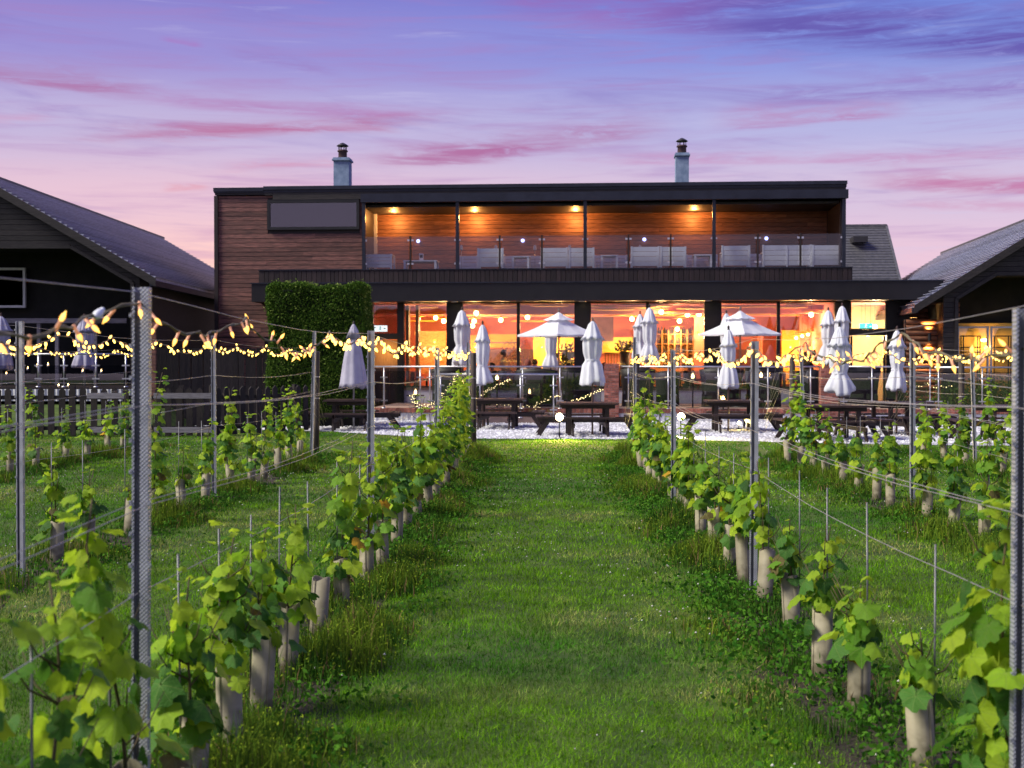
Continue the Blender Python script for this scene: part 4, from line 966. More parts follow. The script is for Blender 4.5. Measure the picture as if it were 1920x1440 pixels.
brick_pillar(1133, 1161, 681, 'square red brick pillar in the middle of the terrace balustrade')
brick_pillar(1538, 1573, 684, 'red brick pillar in the right half of the terrace balustrade')
def balustrade(fr, pts_px, v, base, top, posts, label, group='glass balustrades', gtop=.12, glass='bal_glass', clamps=True):
    u0 = fr.u(pts_px[0], v); u1 = fr.u(pts_px[1], v)
    t_ = empty('glass_balustrade', fr.world(u0, v, base), fr.r, label, 'railing', group); L_ = u1 - u0; H_ = top - base
    m = MB(); m.bar((0, 0, H_), (L_, 0, H_), .05, n=8); m.build('handrail', K['steel'], t_)
    xs = [fr.u(p, v) - u0 for p in posts]
    for x_ in xs:
        m = MB(); m.bar((x_, 0, 0), (x_, 0, H_ - .02), .042, n=8); p_ = m.build('post', K['steel'], t_)
        m = MB(); m.lathe([(.07, 0), (.07, .012), (.03, .03)], 12, (x_, 0, 0))
        for zz in (H_ - .3, .22): m.box(x_ - .1, x_ + .1, -.02, .02, zz - .018, zz + .018)
        o = m.build('clamp', K['steel'], p_); o['kind'] = 'stuff'
    ed = [0] + xs + [L_]; ed = sorted(set(round(e, 3) for e in ed))
    for a_, b_ in zip(ed, ed[1:]):
        if b_ - a_ < .3: continue
        m = MB(); m.box(a_ + .05, b_ - .05, -.006, .006, .07, H_ - gtop); m.build('glass_panel', K[glass], t_)
    return t_
rt = B.w(900, 687.5, FVt)
balustrade(B, (700, 1131), FVt + .05, TH, rt, (720, 788, 806, 980, 1050), 'glass balustrade along the terrace left of the first brick pillar')
balustrade(B, (1163, 1536), FVt + .05, TH, rt, (1178, 1253, 1347, 1440, 1520), 'glass balustrade along the terrace between the two brick pillars')
balustrade(B, (1575, 1748), FVt + .05, TH, rt, (1582, 1635, 1744), 'glass balustrade along the terrace right of the second brick pillar')
balustrade(B, (1752, 1955), FVt + .05, TH, rt - .02, (1760, 1842, 1930), 'glass balustrade before the right barn windows')
balustrade(B, (820, 1048), FVt - 1.2, .15, 1.33, (826, 900, 976, 1038), 'lower glass balustrade of the steps in front of the terrace', gtop=.25)
# steps landing behind the lower balustrade
m = MB()
ua, ub = B.u(815, FVt - 1.1), B.u(1052, FVt - 1.1)
m.box(ua, ub, FVt - 1.25, FVt - .05, 0, .15); m.box(ua, ub, FVt - .75, FVt - .05, .15, .26); o = m.build('step', K['pave'], None, B.m); tag(o, kind='structure')
# thin metal picket railing before the lit log wall
pk = empty('metal_railing', B.world(B.u(1700, -1.2), -1.2, TH), B.r, 'thin steel railing with upright bars before the log board wall', 'railing')
x1_ = B.u(1792, -1.2) - B.u(1700, -1.2); m = MB(); m.bar((0, 0, 1.08), (x1_, 0, 1.08), .04, n=8); m.build('handrail', K['steel'], pk)
for k in range(6):
    m = MB(); m.bar((x1_ * k / 5, 0, 0), (x1_ * k / 5, 0, 1.06), .022, n=6); m.build('bar', K['steel'], pk)

# ------------------------------------------------------------------ parasols
def folds(n, amp, tw=0.0, ph=0.0): return lambda t_, z: 1 + amp * math.cos(n * t_ + ph + tw * z) + amp * .35 * math.cos(2.7 * n * t_ + 1.3 + tw * z * 2)
def closed_parasol(pos, top_h, bot_h, label, style='tied', pole='parasol_pole', canv='canvas', rad=.2, base_z=0.0, lean=0.0, seed=1, tip='pot', group='closed parasols'):
    """pos = world ground point; heights measured from there"""
    rr_ = random.Random(seed); t_ = empty('closed_parasol', (pos[0], pos[1], base_z), rr_.uniform(0, 6), label, 'parasol', group)
    H_ = top_h - base_z; b0 = bot_h - base_z; L_ = H_ - b0
    tip_ = .06 * L_
    m = MB(); m.tube([(0, 0, 0), (0, 0, H_ - .08)], .022, 8); m.build('pole', K[pole], t_)
    amp = rr_.uniform(.14, .2); tw = rr_.uniform(-1.2, 1.2)
    if style == 'tied':
        wst = b0 + L_ * rr_.uniform(.28, .38)
        prof = [(.02, H_ - .09), (rad * .36, H_ - .2), (rad * .62, H_ - .2 - L_ * .14), (rad * .72, H_ - L_ * .38), (rad * .68, wst + .16), (rad * .54, wst + .02), (rad * .54, wst - .02), (rad * .74, wst - L_ * .08), (rad * .98, b0 + L_ * .06), (rad * 1.0, b0 + .03), (rad * .92, b0 + .0), (rad * .6, b0 + .05), (.03, b0 + .16)]
    else:
        prof = [(.02, H_ - .06), (rad * .30, H_ - .2), (rad * .45, H_ - L_ * .28), (rad * .72, b0 + L_ * .4), (rad * .98, b0 + .12), (rad * 1.04, b0), (rad * .9, b0 + .02), (rad * .4, b0 + .2)]
    jag = [rr_.uniform(-.04, .04) for _ in range(8)]
    m = MB(); m.lathe(prof, 48, (0, 0, 0), True, folds(8, amp * .8 if style == 'tied' else .06, tw if style == 'tied' else 0, rr_.uniform(0, 6)))
    nn = 48; vs = m.v
    for i, v in enumerate(vs):
        ring = i // nn; k = i % nn
        if style == 'tied' and ring in (8, 9, 10): vs[i] = (v[0] * (1 + jag[k // 6] * 3), v[1] * (1 + jag[k // 6] * 3), v[2] + jag[(k // 6)] * 1.8)
        if style != 'tied' and ring in (5, 6): vs[i] = (v[0], v[1], v[2] + .035 * math.cos(8 * 2 * math.pi * k / nn))
        else: vs[i] = (vs[i][0] + math.sin(v[2] * 5 + seed) * .012, vs[i][1], vs[i][2])
    m.build('canopy', K[canv], t_)
    if style == 'tied':
        m = MB(); m.lathe([(rad * .57, wst + .02), (rad * .6, wst), (rad * .57, wst - .02)], 20); m.build('strap', K[canv], t_)
        ct = H_ - .06; cb = H_ - .1 - L_ * .26
        m = MB(); m.lathe([(.015, ct), (rad * .33, ct - .09), (rad * .68, cb + .08), (rad * .92, cb), (rad * .8, cb + .02)], 40, (0, 0, 0), True, folds(8, .12, 0, rr_.uniform(0, 6)))
        m.v = [(x, y, z + (.03 * math.cos(8 * math.atan2(y, x)) if z < cb + .05 else 0)) for x, y, z in m.v]; m.build('vent_cap', K[canv], t_)
    else:
        m = MB(); m.lathe([(.012, H_ - .03), (rad * .2, H_ - .12), (rad * .55, H_ - .12 - L_ * .18), (rad * .5, H_ - .12 - L_ * .17)], 24, (0, 0, 0), True, folds(8, .08)); m.build('vent_cap', K[canv], t_)
    m = MB(); m.lathe([(.001, H_ + .03), (.02, H_ + .01), (.032, H_ - .02), (.02, H_ - .045), (.03, H_ - .06), (.028, H_ - .09)], 10); m.build('finial', K[tip], t_)
    if lean: t_.rotation_euler = (0, R(lean), 0)
    return t_
def para_t(px, pyt, pyb, v, label, fr=B, **k):                # on the terrace
    u, w1 = fr(px, pyt, v); w0 = fr(px, pyb, v)[1]; p = fr.world(u, v, 0)
    return closed_parasol(p, w1, w0, label, base_z=TH, **k)
TV = -2.6
para_t(866, 577, 684, -3.2, 'cream closed parasol on the terrace by the left dark column, hanging loosely to one side', rad=.30, seed=3)
para_t(1033, 600, 692, -1.8, 'cream closed parasol standing behind the left open parasol', rad=.24, seed=4)
para_t(1200, 584, 676, -2.3, 'cream closed parasol on the terrace, just left of the taller one over the end post', rad=.24, seed=5)
para_t(1218, 572, 678, -3.6, 'tall cream closed parasol on the terrace behind the wooden end post', rad=.27, seed=6)
para_t(1362, 583, 676, -1.6, 'cream closed parasol peeking from behind the right open parasol', rad=.24, seed=7)
para_t(1553, 577, 682, -2.6, 'cream closed parasol standing against the right edge of the last lit window', rad=.25, seed=8)
para_t(1579, 569, 680, -3.4, 'tall cream closed parasol left of the lit high window', rad=.27, seed=9)
def open_parasol(px, pyt, pxl, pxr, pye, v, label):
    u, wt = B(px, pyt, v); ul, we = B(pxl, pye, v); ur = B.u(pxr, v); Rr = (ur - ul) / 2; uc = (ul + ur) / 2
    t_ = empty('open_parasol', B.world(uc, v, TH), B.r, label, 'parasol', 'open parasols')
    H_ = wt - TH; E_ = we - TH
    m = MB(); m.tube([(0, 0, 0), (0, 0, H_ - .05)], .026, 10); m.build('pole', K['parasol_pole'], t_)
    c8 = []
    for k in range(4): a_ = k * math.pi / 2 - math.pi / 2; c8.append(Vector((math.cos(a_) * Rr, math.sin(a_) * Rr, 0)))
    ringN = 8; rows_ = 7
    def P(kk, f):                                    # f 0 centre .. 1 edge
        a_ = c8[kk % 4]; return a_
    vs = []; fs = []
    seg = 32
    for j in range(rows_):
        f = .16 + .84 * j / (rows_ - 1)
        for i in range(seg):
            s_ = i / seg * 4; k = int(s_); q = s_ - k; p = c8[k].lerp(c8[(k + 1) % 4], q)
            rib = 1 - abs(math.sin(q * math.pi * 2)) * .02
            z = H_ - .12 - (H_ - .12 - E_) * f - .05 * math.sin(f * math.pi) + .0
            z -= .03 * math.sin(q * math.pi) * f * 0 + .025 * (1 - abs(2 * ((q * 2) % 1) - 1)) * f
            vs.append((p.x * f * rib, p.y * f * rib, z))
    fs = [(j * seg + i, j * seg + (i + 1) % seg, (j + 1) * seg + (i + 1) % seg, (j + 1) * seg + i) for j in range(rows_ - 1) for i in range(seg)]
    b = len(vs)                                      # valance
    for i in range(seg):
        x, y, z = vs[(rows_ - 1) * seg + i]; vs.append((x * 1.0, y * 1.0, z - .045 - .008 * math.cos(i * 1.57)))
    fs += [((rows_ - 1) * seg + i, (rows_ - 1) * seg + (i + 1) % seg, b + (i + 1) % seg, b + i) for i in range(seg)]
    m = MB(); m.add(vs, fs, False); m.build('canopy', K['canvas'], t_)
    vs = [(0, 0, H_ - .02)]; 
    for j, f in enumerate((.12, .25, .38)):
        for i in range(seg):
            s_ = i / seg * 4; k = int(s_); q = s_ - k; p = c8[k].lerp(c8[(k + 1) % 4], q)
            vs.append((p.x * f, p.y * f, H_ - .055 - (H_ - .12 - E_) * f + (.014 * math.cos(q * math.pi * 4) if j == 2 else 0)))
    fs = [(0, 1 + i, 1 + (i + 1) % seg) for i in range(seg)] + [(1 + j * seg + i, 1 + (j + 1) * seg + i, 1 + (j + 1) * seg + (i + 1) % seg, 1 + j * seg + (i + 1) % seg) for j in range(2) for i in range(seg)]
    m = MB(); m.add(vs, fs, True); m.build('vent_cap', K['canvas'], t_)
    for k in range(8):
        a_ = c8[(k // 2) % 4] if k % 2 == 0 else c8[(k // 2) % 4].lerp(c8[(k // 2 + 1) % 4], .5)
        m = MB(); m.bar((0, 0, H_ - .30), (a_.x * .95, a_.y * .95, E_ - .045), .02, .026); m.build('rib', K['parasol_pole'], t_)
    m = MB(); m.lathe([(.05, H_ - .75), (.06, H_ - .68), (.03, H_ - .62)], 10); m.build('runner', K['parasol_pole'], t_)
    m = MB(); m.lathe([(.001, H_ + .09), (.025, H_ + .06), (.03, H_ + .01), (.03, H_ - .03)], 10); m.build('finial', K['parasol_pole'], t_)
    m = MB(); m.lathe([(.001, .08), (.06, .08), (.08, .05), (.28, .04), (.28, 0)], 20); m.build('base', K['cowl'], t_)
    return t_
open_parasol(1048, 583, 970, 1126, 628, -3.9, 'white open parasol at the left, its right corner behind a closed one')
open_parasol(1387, 580, 1311, 1465, 626, -3.6, 'white open parasol at the right, over the terrace diners')

# ------------------------------------------------------------------ picnic tables on the gravel
def board(w_, l_, t_=.04): mb = MB(); mb.box(-l_ / 2, l_ / 2, -w_ / 2, w_ / 2, 0, t_, .006); return mb
def square_table(px, Y, rz, label, top=1.32, kind='square'):
    p = AT(px, 683, Y); t_ = empty('picnic_table', (p.x, Y, 0), rz, label, 'picnic table', 'dark picnic tables on the gravel')
    nb = 8; w_ = top / nb; hT = .74
    me = board(w_ - .012, top).mesh('tabletop_board', K['table_top'])
    for k in range(nb):
        y = -top / 2 + w_ * (k + .5)
        if kind == 'round':
            l_ = 2 * math.sqrt(max(.02, (top / 2) ** 2 - (abs(y) + w_ * .25) ** 2)); o = board(w_ - .012, l_).build('tabletop_board', K['table_top'], t_)
        else: o = link('tabletop_board', me, t_)
        o.location = (0, y, hT - .04)
    hB = .44; rB = top / 2 + .36
    for k in range(4):
        a_ = k * math.pi / 2; bl = 1.12
        for j in (0, 1):
            o = board(.13, bl, .04).build('bench_board', K['table_top'], t_); rr_ = rB + (j - .5) * .145
            o.location = (math.sin(a_) * rr_, -math.cos(a_) * rr_, hB - .04); o.rotation_euler = (0, 0, a_)
        ca, sa = math.sin(a_), -math.cos(a_)
        for s in (-.38, .38):
            q = Vector((-sa * s, ca * s, 0))
            m = MB(); m.bar(Vector((ca * (rB - .16), sa * (rB - .16), hB - .05)) + q, Vector((ca * (rB + .10), sa * (rB + .10), 0)) + q, .045, .09); m.build('leg', K['table'], t_)
    for s in (-.42, .42):
        m = MB(); m.bar((-rB - .12, s * .86, hB - .09), (rB + .12, s * .86, hB - .09), .04, .09); m.build('beam', K['table'], t_)
        m = MB(); m.bar((s * .86, -rB - .12, hB - .18), (s * .86, rB + .12, hB - .18), .04, .09); m.build('beam', K['table'], t_)
        m = MB(); m.bar((-top * .45, s, hT - .085), (top * .45, s, hT - .085), .04, .09); m.build('beam', K['table'], t_)
        for s2 in (-.42, .42):
            m = MB(); m.bar((s, s2, 0), (s, s2, hT - .12), .09, .06); m.build('leg', K['table'], t_)
    return t_, p
T = {}
T[1] = square_table(662, 31.3, R(3), 'dark picnic table at the left of the gravel, in front of the hedge')
T[2] = square_table(934, 32.2, R(-4), 'dark picnic table behind the leafy end of the left vine row')
T[3] = square_table(1101, 29.0, R(2), 'dark picnic table in the middle, with a glaring floodlight at its left end')
T[4] = square_table(1374, 30.8, R(-3), 'dark picnic table under the right open parasol, nearest the white skirting')
T[5] = square_table(1562, 27.4, R(4), 'nearest dark picnic table right of the leaning end posts', kind='square')
T[6] = square_table(1686, 29.6, R(12), 'round topped dark picnic table at the right, with a closed parasol', 1.5, 'round')
T[7] = square_table(1896, 27.2, R(-8), 'dark picnic table cut by the right edge of the view', 1.4, 'round')
def on_table(k, px, pyt, pyb, label, **kw):
    Y = T[k][0].location.y; p = AT(px, pyt, Y); w0 = AT(px, pyb, Y).z
    return closed_parasol((p.x, Y), p.z, w0, label, base_z=0.0, **kw)
on_table(1, 663, 604, 727, 'lilac grey closed parasol with dark tip, shaped like a cone, in front of the hedge', style='cone', pole='alu', canv='canvas_grey', rad=.33, tip='cowl', seed=11, lean=0)
on_table(2, 905, 603, 720, 'slim cream closed parasol over the picnic table behind the left vine row', rad=.22, seed=12)
on_table(3, 1111, 596, 720, 'broad cream closed parasol standing in the middle picnic table', rad=.28, seed=13, tip='parasol_pole')
on_table(4, 1366, 612, 728, 'slim pinkish closed parasol with black tip before the right open parasol', rad=.22, seed=14, tip='cowl')
on_table(5, 1574, 606, 740, 'cream closed parasol with black tip and flared skirt, standing in the nearest picnic table', rad=.27, seed=15, tip='cowl')
on_table(6, 1682, 613, 731, 'slim cream closed parasol in the round picnic table before the log wall', rad=.22, seed=16)

# flood lamps on the gravel
FLM = emis('flood lens', (1, .78, .42), 30, 'NONE')
for (px, py, Y, wd) in ((1049, 782, 27.5, 'glaring floodlight on the gravel at the left end of the middle picnic table'), (1277, 781, 28.4, 'glaring floodlight on the gravel behind the right inner vine row'), (1386, 793, 31.5, 'small dimmer floodlight beneath the picnic table under the right parasol')):
    p = AT(px, py, Y); big = Y < 31
    t_ = empty('floodlight', (p.x, Y, 0), 0, wd, 'lamp', 'floodlights on the gravel')
    r0 = .082 if big else .042
    m = MB(); m.bar((0, .06, 0), (0, .06, p.z), .03, n=6); m.box(-.09, .09, -.03, .15, 0, .02); m.build('stand', K['cowl'], t_)
    m = MB(); m.lathe([(.001, .12), (r0 * .7, .1), (r0 * 1.1, .0), (r0 * 1.02, 0), (.001, .02)], 16); m.v = [(x, z, p.z + y) for x, y, z in m.v]; m.build('housing', K['cowl'], t_)
    m = MB(); m.lathe([(.001, -.04), (r0 * .6, -.03), (r0, .0)], 16); m.v = [(x, z, p.z + y) for x, y, z in m.v]; m.build('lens', FLM, t_)
    ld = bpy.data.lights.new('flood_light', 'SPOT'); ld.energy = 420 if big else 40; ld.color = (1, .74, .22); ld.spot_size = R(125); ld.spot_blend = .5; ld.shadow_soft_size = .08
    lo_ = bpy.data.objects.new('flood_light', ld); col.objects.link(lo_); lo_.parent = t_; lo_.location = (0, -.12, p.z + .02); lo_.rotation_euler = (R(-82), 0, 0)

# ------------------------------------------------------------------ terrace seating, tables, lanterns
def rattan_seat(px0, px1, v, h, label, seed=0):
    ua, ub = B.u(px0, v), B.u(px1, v); W_ = ub - ua
    t_ = empty('rattan_sofa', B.world((ua + ub) / 2, v, TH), B.r, label, 'sofa', 'dark rattan sofas on the terrace')
    a_ = W_ / 2; m = MB(); n = 20; vs = []
    for i in range(n + 1):                       # curved high back seen from behind, flaring outwards
        th = math.pi * i / n; x = -math.cos(th) * a_; y = -math.sin(th) * .35
        fl = 1.0
        for (z, k) in ((0, .93), (h * .35, .88), (h * .75, .97), (h, 1.04)):
            zz = z if z < h else h - .07 * abs(math.cos(th)) ** 2
            vs.append((x * k, y * k, zz))
    m.add(vs, [(4 * i + j, 4 * i + 4 + j, 4 * i + 5 + j, 4 * i + 1 + j) for i in range(n) for j in range(3)], True)
    vs2 = [(x * .95, y * .82 + .01, z) for x, y, z in vs]; b = len(m.v); m.add(vs2, [(4 * i + j, 4 * i + 1 + j, 4 * i + 5 + j, 4 * i + 4 + j) for i in range(n) for j in range(3)], True)
    for i in range(n): m.f.append((4 * i + 3, 4 * i + 7, b + 4 * i + 7, b + 4 * i + 3)); m.mi.append(0); m.sm.append(False)
    m.build('backrest', K['rattan'], t_)
    m = MB(); m.box(-a_ * .85, a_ * .85, -.2, .5, 0, .36, .03); m.build('seat_base', K['rattan'], t_)
    m = MB(); m.box(-a_ * .8, a_ * .8, -.18, .48, .362, .46, .04); m.build('seat_cushion', K['cushion'], t_)
rattan_seat(808, 868, -2.6, 1.15, 'dark rattan sofa under the loosely hanging parasol')
rattan_seat(866, 922, -2.2, 1.1, 'dark rattan sofa behind the slim parasol left of the middle')
rattan_seat(966, 1046, -3.4, 1.12, 'dark rattan sofa where a woman in pale blue sits with her back turned')
rattan_seat(1050, 1114, -3.0, 1.15, 'dark rattan sofa left of the first brick pillar')
rattan_seat(1163, 1228, -2.8, 1.15, 'dark rattan sofa right of the first brick pillar')
rattan_seat(1228, 1276, -2.4, 1.05, 'dark rattan sofa left of the pale sill wall in the middle')
rattan_seat(1312, 1394, -3.4, 1.15, 'wide dark rattan sofa beneath the right open parasol')
rattan_seat(1396, 1468, -3.3, 1.2, 'dark rattan sofa where the man with a phone sits')
rattan_seat(1492, 1538, -2.8, 1.1, 'dark rattan sofa left of the second brick pillar')
rattan_seat(1574, 1650, -3.2, 1.2, 'large dark rattan sofa with curved flank before the yellow door')
for i, (px, py, v, s) in enumerate(((932, 706, -4.2, 1), (1299, 703, -4.2, 1), (1427, 701, -4.2, 1), (779, 733, -4.3, .8), (867, 716, -4.3, .8), (993, 732, -4.3, .7), (1356, 746, -5.4, 1))):
    u, w = B(px, py, v); lab = ['by the seated woman in blue', 'left of the right open parasol', 'beside the man with a phone', 'by the pale sill wall at the left', 'under the loosely hanging parasol', 'inside the lower balustrade', 'under the picnic table by the right parasol'][i]
    tb = empty('side_table', B.world(u, v, TH), B.r, 'small dark terrace table carrying a lantern, ' + lab, 'table', 'small terrace tables')
    hh = max(w - TH - .12, .05)
    m = MB(); m.lathe([(.001, hh), (.26, hh), (.26, hh - .025), (.001, hh - .025)], 18); m.build('tabletop', K['rattan'], tb)
    m = MB(); m.lathe([(.001, .02), (.2, .01), (.2, 0)], 14); m.bar((0, 0, 0), (0, 0, hh - .02), .04, n=8); m.build('stem', K['cowl'], tb)
    ln = empty('lantern', B.world(u, v, TH + hh), B.r, 'glowing candle lantern on the small table ' + lab, 'lantern', 'candle lanterns')
    m = MB(); m.lathe([(.06, 0), (.065, .012), (.0, .012)], 10); m.lathe([(.06, .2), (.065, .19), (.02, .24), (.001, .24)], 10)
    for k in range(4): a_ = k * 1.571; m.bar((.055 * math.cos(a_), .055 * math.sin(a_), 0), (.055 * math.cos(a_), .055 * math.sin(a_), .2), .008)
    m.build('frame', K['cowl'], ln)
    m = MB(); m.lathe([(.001, .02), (.035, .03), (.045 * s, .09), (.02, .15), (.001, .18)], 10); m.build('flame', K['globe'], ln)
    ld = bpy.data.lights.new('candle_light', 'POINT'); ld.energy = 2.5 * s; ld.color = (1, .5, .15); ld.shadow_soft_size = .04
    lo_ = bpy.data.objects.new('candle_light', ld); col.objects.link(lo_); lo_.parent = ln; lo_.location = (0, -.1, .12)
# fairy lights woven along the terrace edge
FB = emis('fairy bulb', (1, .8, .35), 5, 'NONE')
def fairy(pts, label, n, jit=.04, v=FVt - .08):
    P_ = [B.world(*((lambda q: (q[0], v, q[1]))(B(px, py, v)))) for px, py in pts]
    t_ = empty('fairy_lights', P_[0], 0, label, 'fairy lights', 'fairy lights on the terrace'); r_ = random.Random(n)
    out = []
    for i in range(n):
        f = i / (n - 1) * (len(P_) - 1); k = min(int(f), len(P_) - 2); q = P_[k].lerp(P_[k + 1], f - k) - P_[0]
        out.append(q + Vector((r_.uniform(-jit, jit), r_.uniform(-jit, 0), r_.uniform(-jit, jit))))
    m = MB(); m.tube(out, .004, 4); m.build('cable', K['cable'], t_)
    mb = MB(); mb.lathe([(.001, -.012), (.011, 0), (.001, .012)], 5); me = mb.mesh('bulb', FB)
    for q in out: o = link('bulb', me, t_); o.location = q
fairy([(770, 740), (778, 752), (790, 765), (812, 758), (830, 742), (846, 722), (856, 704)], 'fairy lights climbing behind the left vines towards the loose parasol', 60, .06)
fairy([(900, 742), (915, 731), (935, 722), (958, 713)], 'fairy lights rising over the sofa behind the slim parasol', 34)
fairy([(1000, 762), (1020, 750), (1050, 742)], 'short fairy light string low behind the steps balustrade', 24)
fairy([(1068, 756), (1090, 747), (1110, 738), (1130, 730)], 'fairy lights rising towards the first brick pillar', 30)
fairy([(1020, 768), (985, 762), (940, 758), (895, 752)], 'fairy lights low behind the second picnic table', 30)
fairy([(1700, 716), (1720, 726), (1740, 719), (1760, 728), (1785, 722)], 'sparse fairy lights on the railing before the log wall', 12)

# ------------------------------------------------------------------ balcony furniture
def slat_chair(px0, px1, pyt, v, label, kind='chair', seats=1):
    ua, wt = B(px0, pyt, v); ub = B.u(px1, v); W_ = ub - ua; H_ = wt - wF
    nm = 'garden_chair' if kind == 'chair' else 'garden_sofa'
    t_ = empty(nm, B.world(ua, v, wF), B.r, label, kind, 'white slatted furniture on the balcony')
    for x_ in (.025, W_ - .025):
        m = MB(); m.box(x_ - .03, x_ + .03, 0, .06, 0, H_); m.build('leg', K['white_paint'], t_)
        m = MB(); m.box(x_ - .03, x_ + .03, .62, .68, 0, .6); m.build('leg', K['white_paint'], t_)
        m = MB(); m.box(x_ - .035, x_ + .035, .061, .68, .6, .63); m.build('armrest', K['white_paint'], t_)
    for x_ in [W_ * k / seats for k in range(1, seats)]:
        m = MB(); m.box(x_ - .025, x_ + .025, -.005, .05, .12, H_ - .03); m.build('back_stile', K['white_paint'], t_)
    n = 4; z0, z1 = .2, H_ - .005
    for k in range(n):
        a_, b_ = z0 + (z1 - z0) * k / n, z0 + (z1 - z0) * (k + 1) / n - .012
        m = MB(); m.box(.056, W_ - .056, .01, .035, a_, b_); m.build('back_slat', K['white_paint'], t_)
    m = MB(); m.box(.056, W_ - .056, .062, .66, .32, .36); m.build('seat', K['white_paint'], t_)
def bal_table(px0, px1, pyt, v, label):
    ua, wt = B(px0, pyt, v); ub = B.u(px1, v); W_ = ub - ua; H_ = max(.3, wt - wF)
    t_ = empty('balcony_table', B.world(ua, v, wF), B.r, label, 'table', 'white tables on the balcony')
    m = MB(); m.box(-.02, W_ + .02, 0, .7, H_ - .04, H_); m.build('tabletop', K['white_paint'], t_)
    for x_ in (.03, W_ - .03):
        for y in (.04, .66): m = MB(); m.box(x_ - .035, x_ + .035, y - .03, y + .03, 0, H_ - .041); m.build('leg', K['white_paint'], t_)
for a in [(684, 735, 476, .3, 'white slatted garden chair at the far left of the balcony', 'chair', 1), (862, 896, 479, 1.3, 'low white slatted seat deep in the second balcony bay', 'chair', 1), (895, 944, 465, .25, 'white slatted chair left of the first thin post of the second bay', 'chair', 1),
          (1014, 1064, 464, .25, 'left of the two white slatted sofas that meet at the middle post', 'sofa', 1), (1066, 1114, 464, .25, 'white slatted sofa passing behind the middle balcony post', 'sofa', 1), (1183, 1236, 462, .25, 'left of two white slatted chairs joined in the third bay', 'chair', 1),
          (1238, 1286, 462, .25, 'right of two white slatted chairs joined in the third bay', 'chair', 1), (1353, 1406, 460, .25, 'lone white slatted chair in the last balcony bay', 'chair', 1), (1430, 1521, 459, .35, 'long white slatted sofa near the right end of the balcony', 'sofa', 2), (1523, 1578, 459, .25, 'white slatted chair at the far right end of the balcony', 'chair', 1),
          (940, 1020, 479, 1.5, 'low white seat behind the table of the second bay', 'sofa', 2), (1114, 1176, 478, 1.5, 'low white seat behind the table of the third bay', 'sofa', 2), (1286, 1345, 477, 1.5, 'low white seat in the third bay, left of the tall post', 'sofa', 2), (1404, 1432, 475, 1.0, 'narrow white seat between lone chair and long sofa', 'chair', 1)]: slat_chair(*a)
for a in [(757, 818, 488, .6, 'white table with a framed card in the first balcony bay'), (960, 992, 480, .5, 'small white table in the second balcony bay'), (1127, 1158, 478, .5, 'small white table in the third balcony bay'), (1302, 1335, 477, .5, 'small white table left of the tall right post')]: bal_table(*a)
u, w = B(790, 488, .8); m = MB(); m.box(-.07, .07, -.01, .01, 0, .22); o = m.build('table_sign', K['white_paint'], None, Matrix.Translation(B.world(u, .8, w)) @ Matrix.Rotation(B.r, 4, 'Z')); tag(o, 'small framed card standing on the white table of the first bay', 'sign')
m = MB(); m.box(-.05, .05, -.012, -.0101, .08, .18); m.build('print', K['fence'], o)
rr_ = random.Random(9)
for i, px in enumerate((865, 930, 1003, 1068, 1200)):
    u, w = B(px, 466, .9)
    t_ = empty('balcony_lamp', B.world(u, .9, w - .05), B.r, f'small pale storm lamp above the balcony seats, {"first second third fourth fifth".split()[i]} from the left', 'lamp', 'storm lamps on the balcony')
    m = MB(); m.lathe([(.05, 0), (.06, .01), (.05, .12), (.03, .16), (.001, .17)], 10); m.build('shade', K['planter'], t_)
    m = MB(); m.bar((0, 0, -(w - .05 - wF - .002)), (0, 0, 0), .02, n=6); m.build('stem', K['alu'], t_)

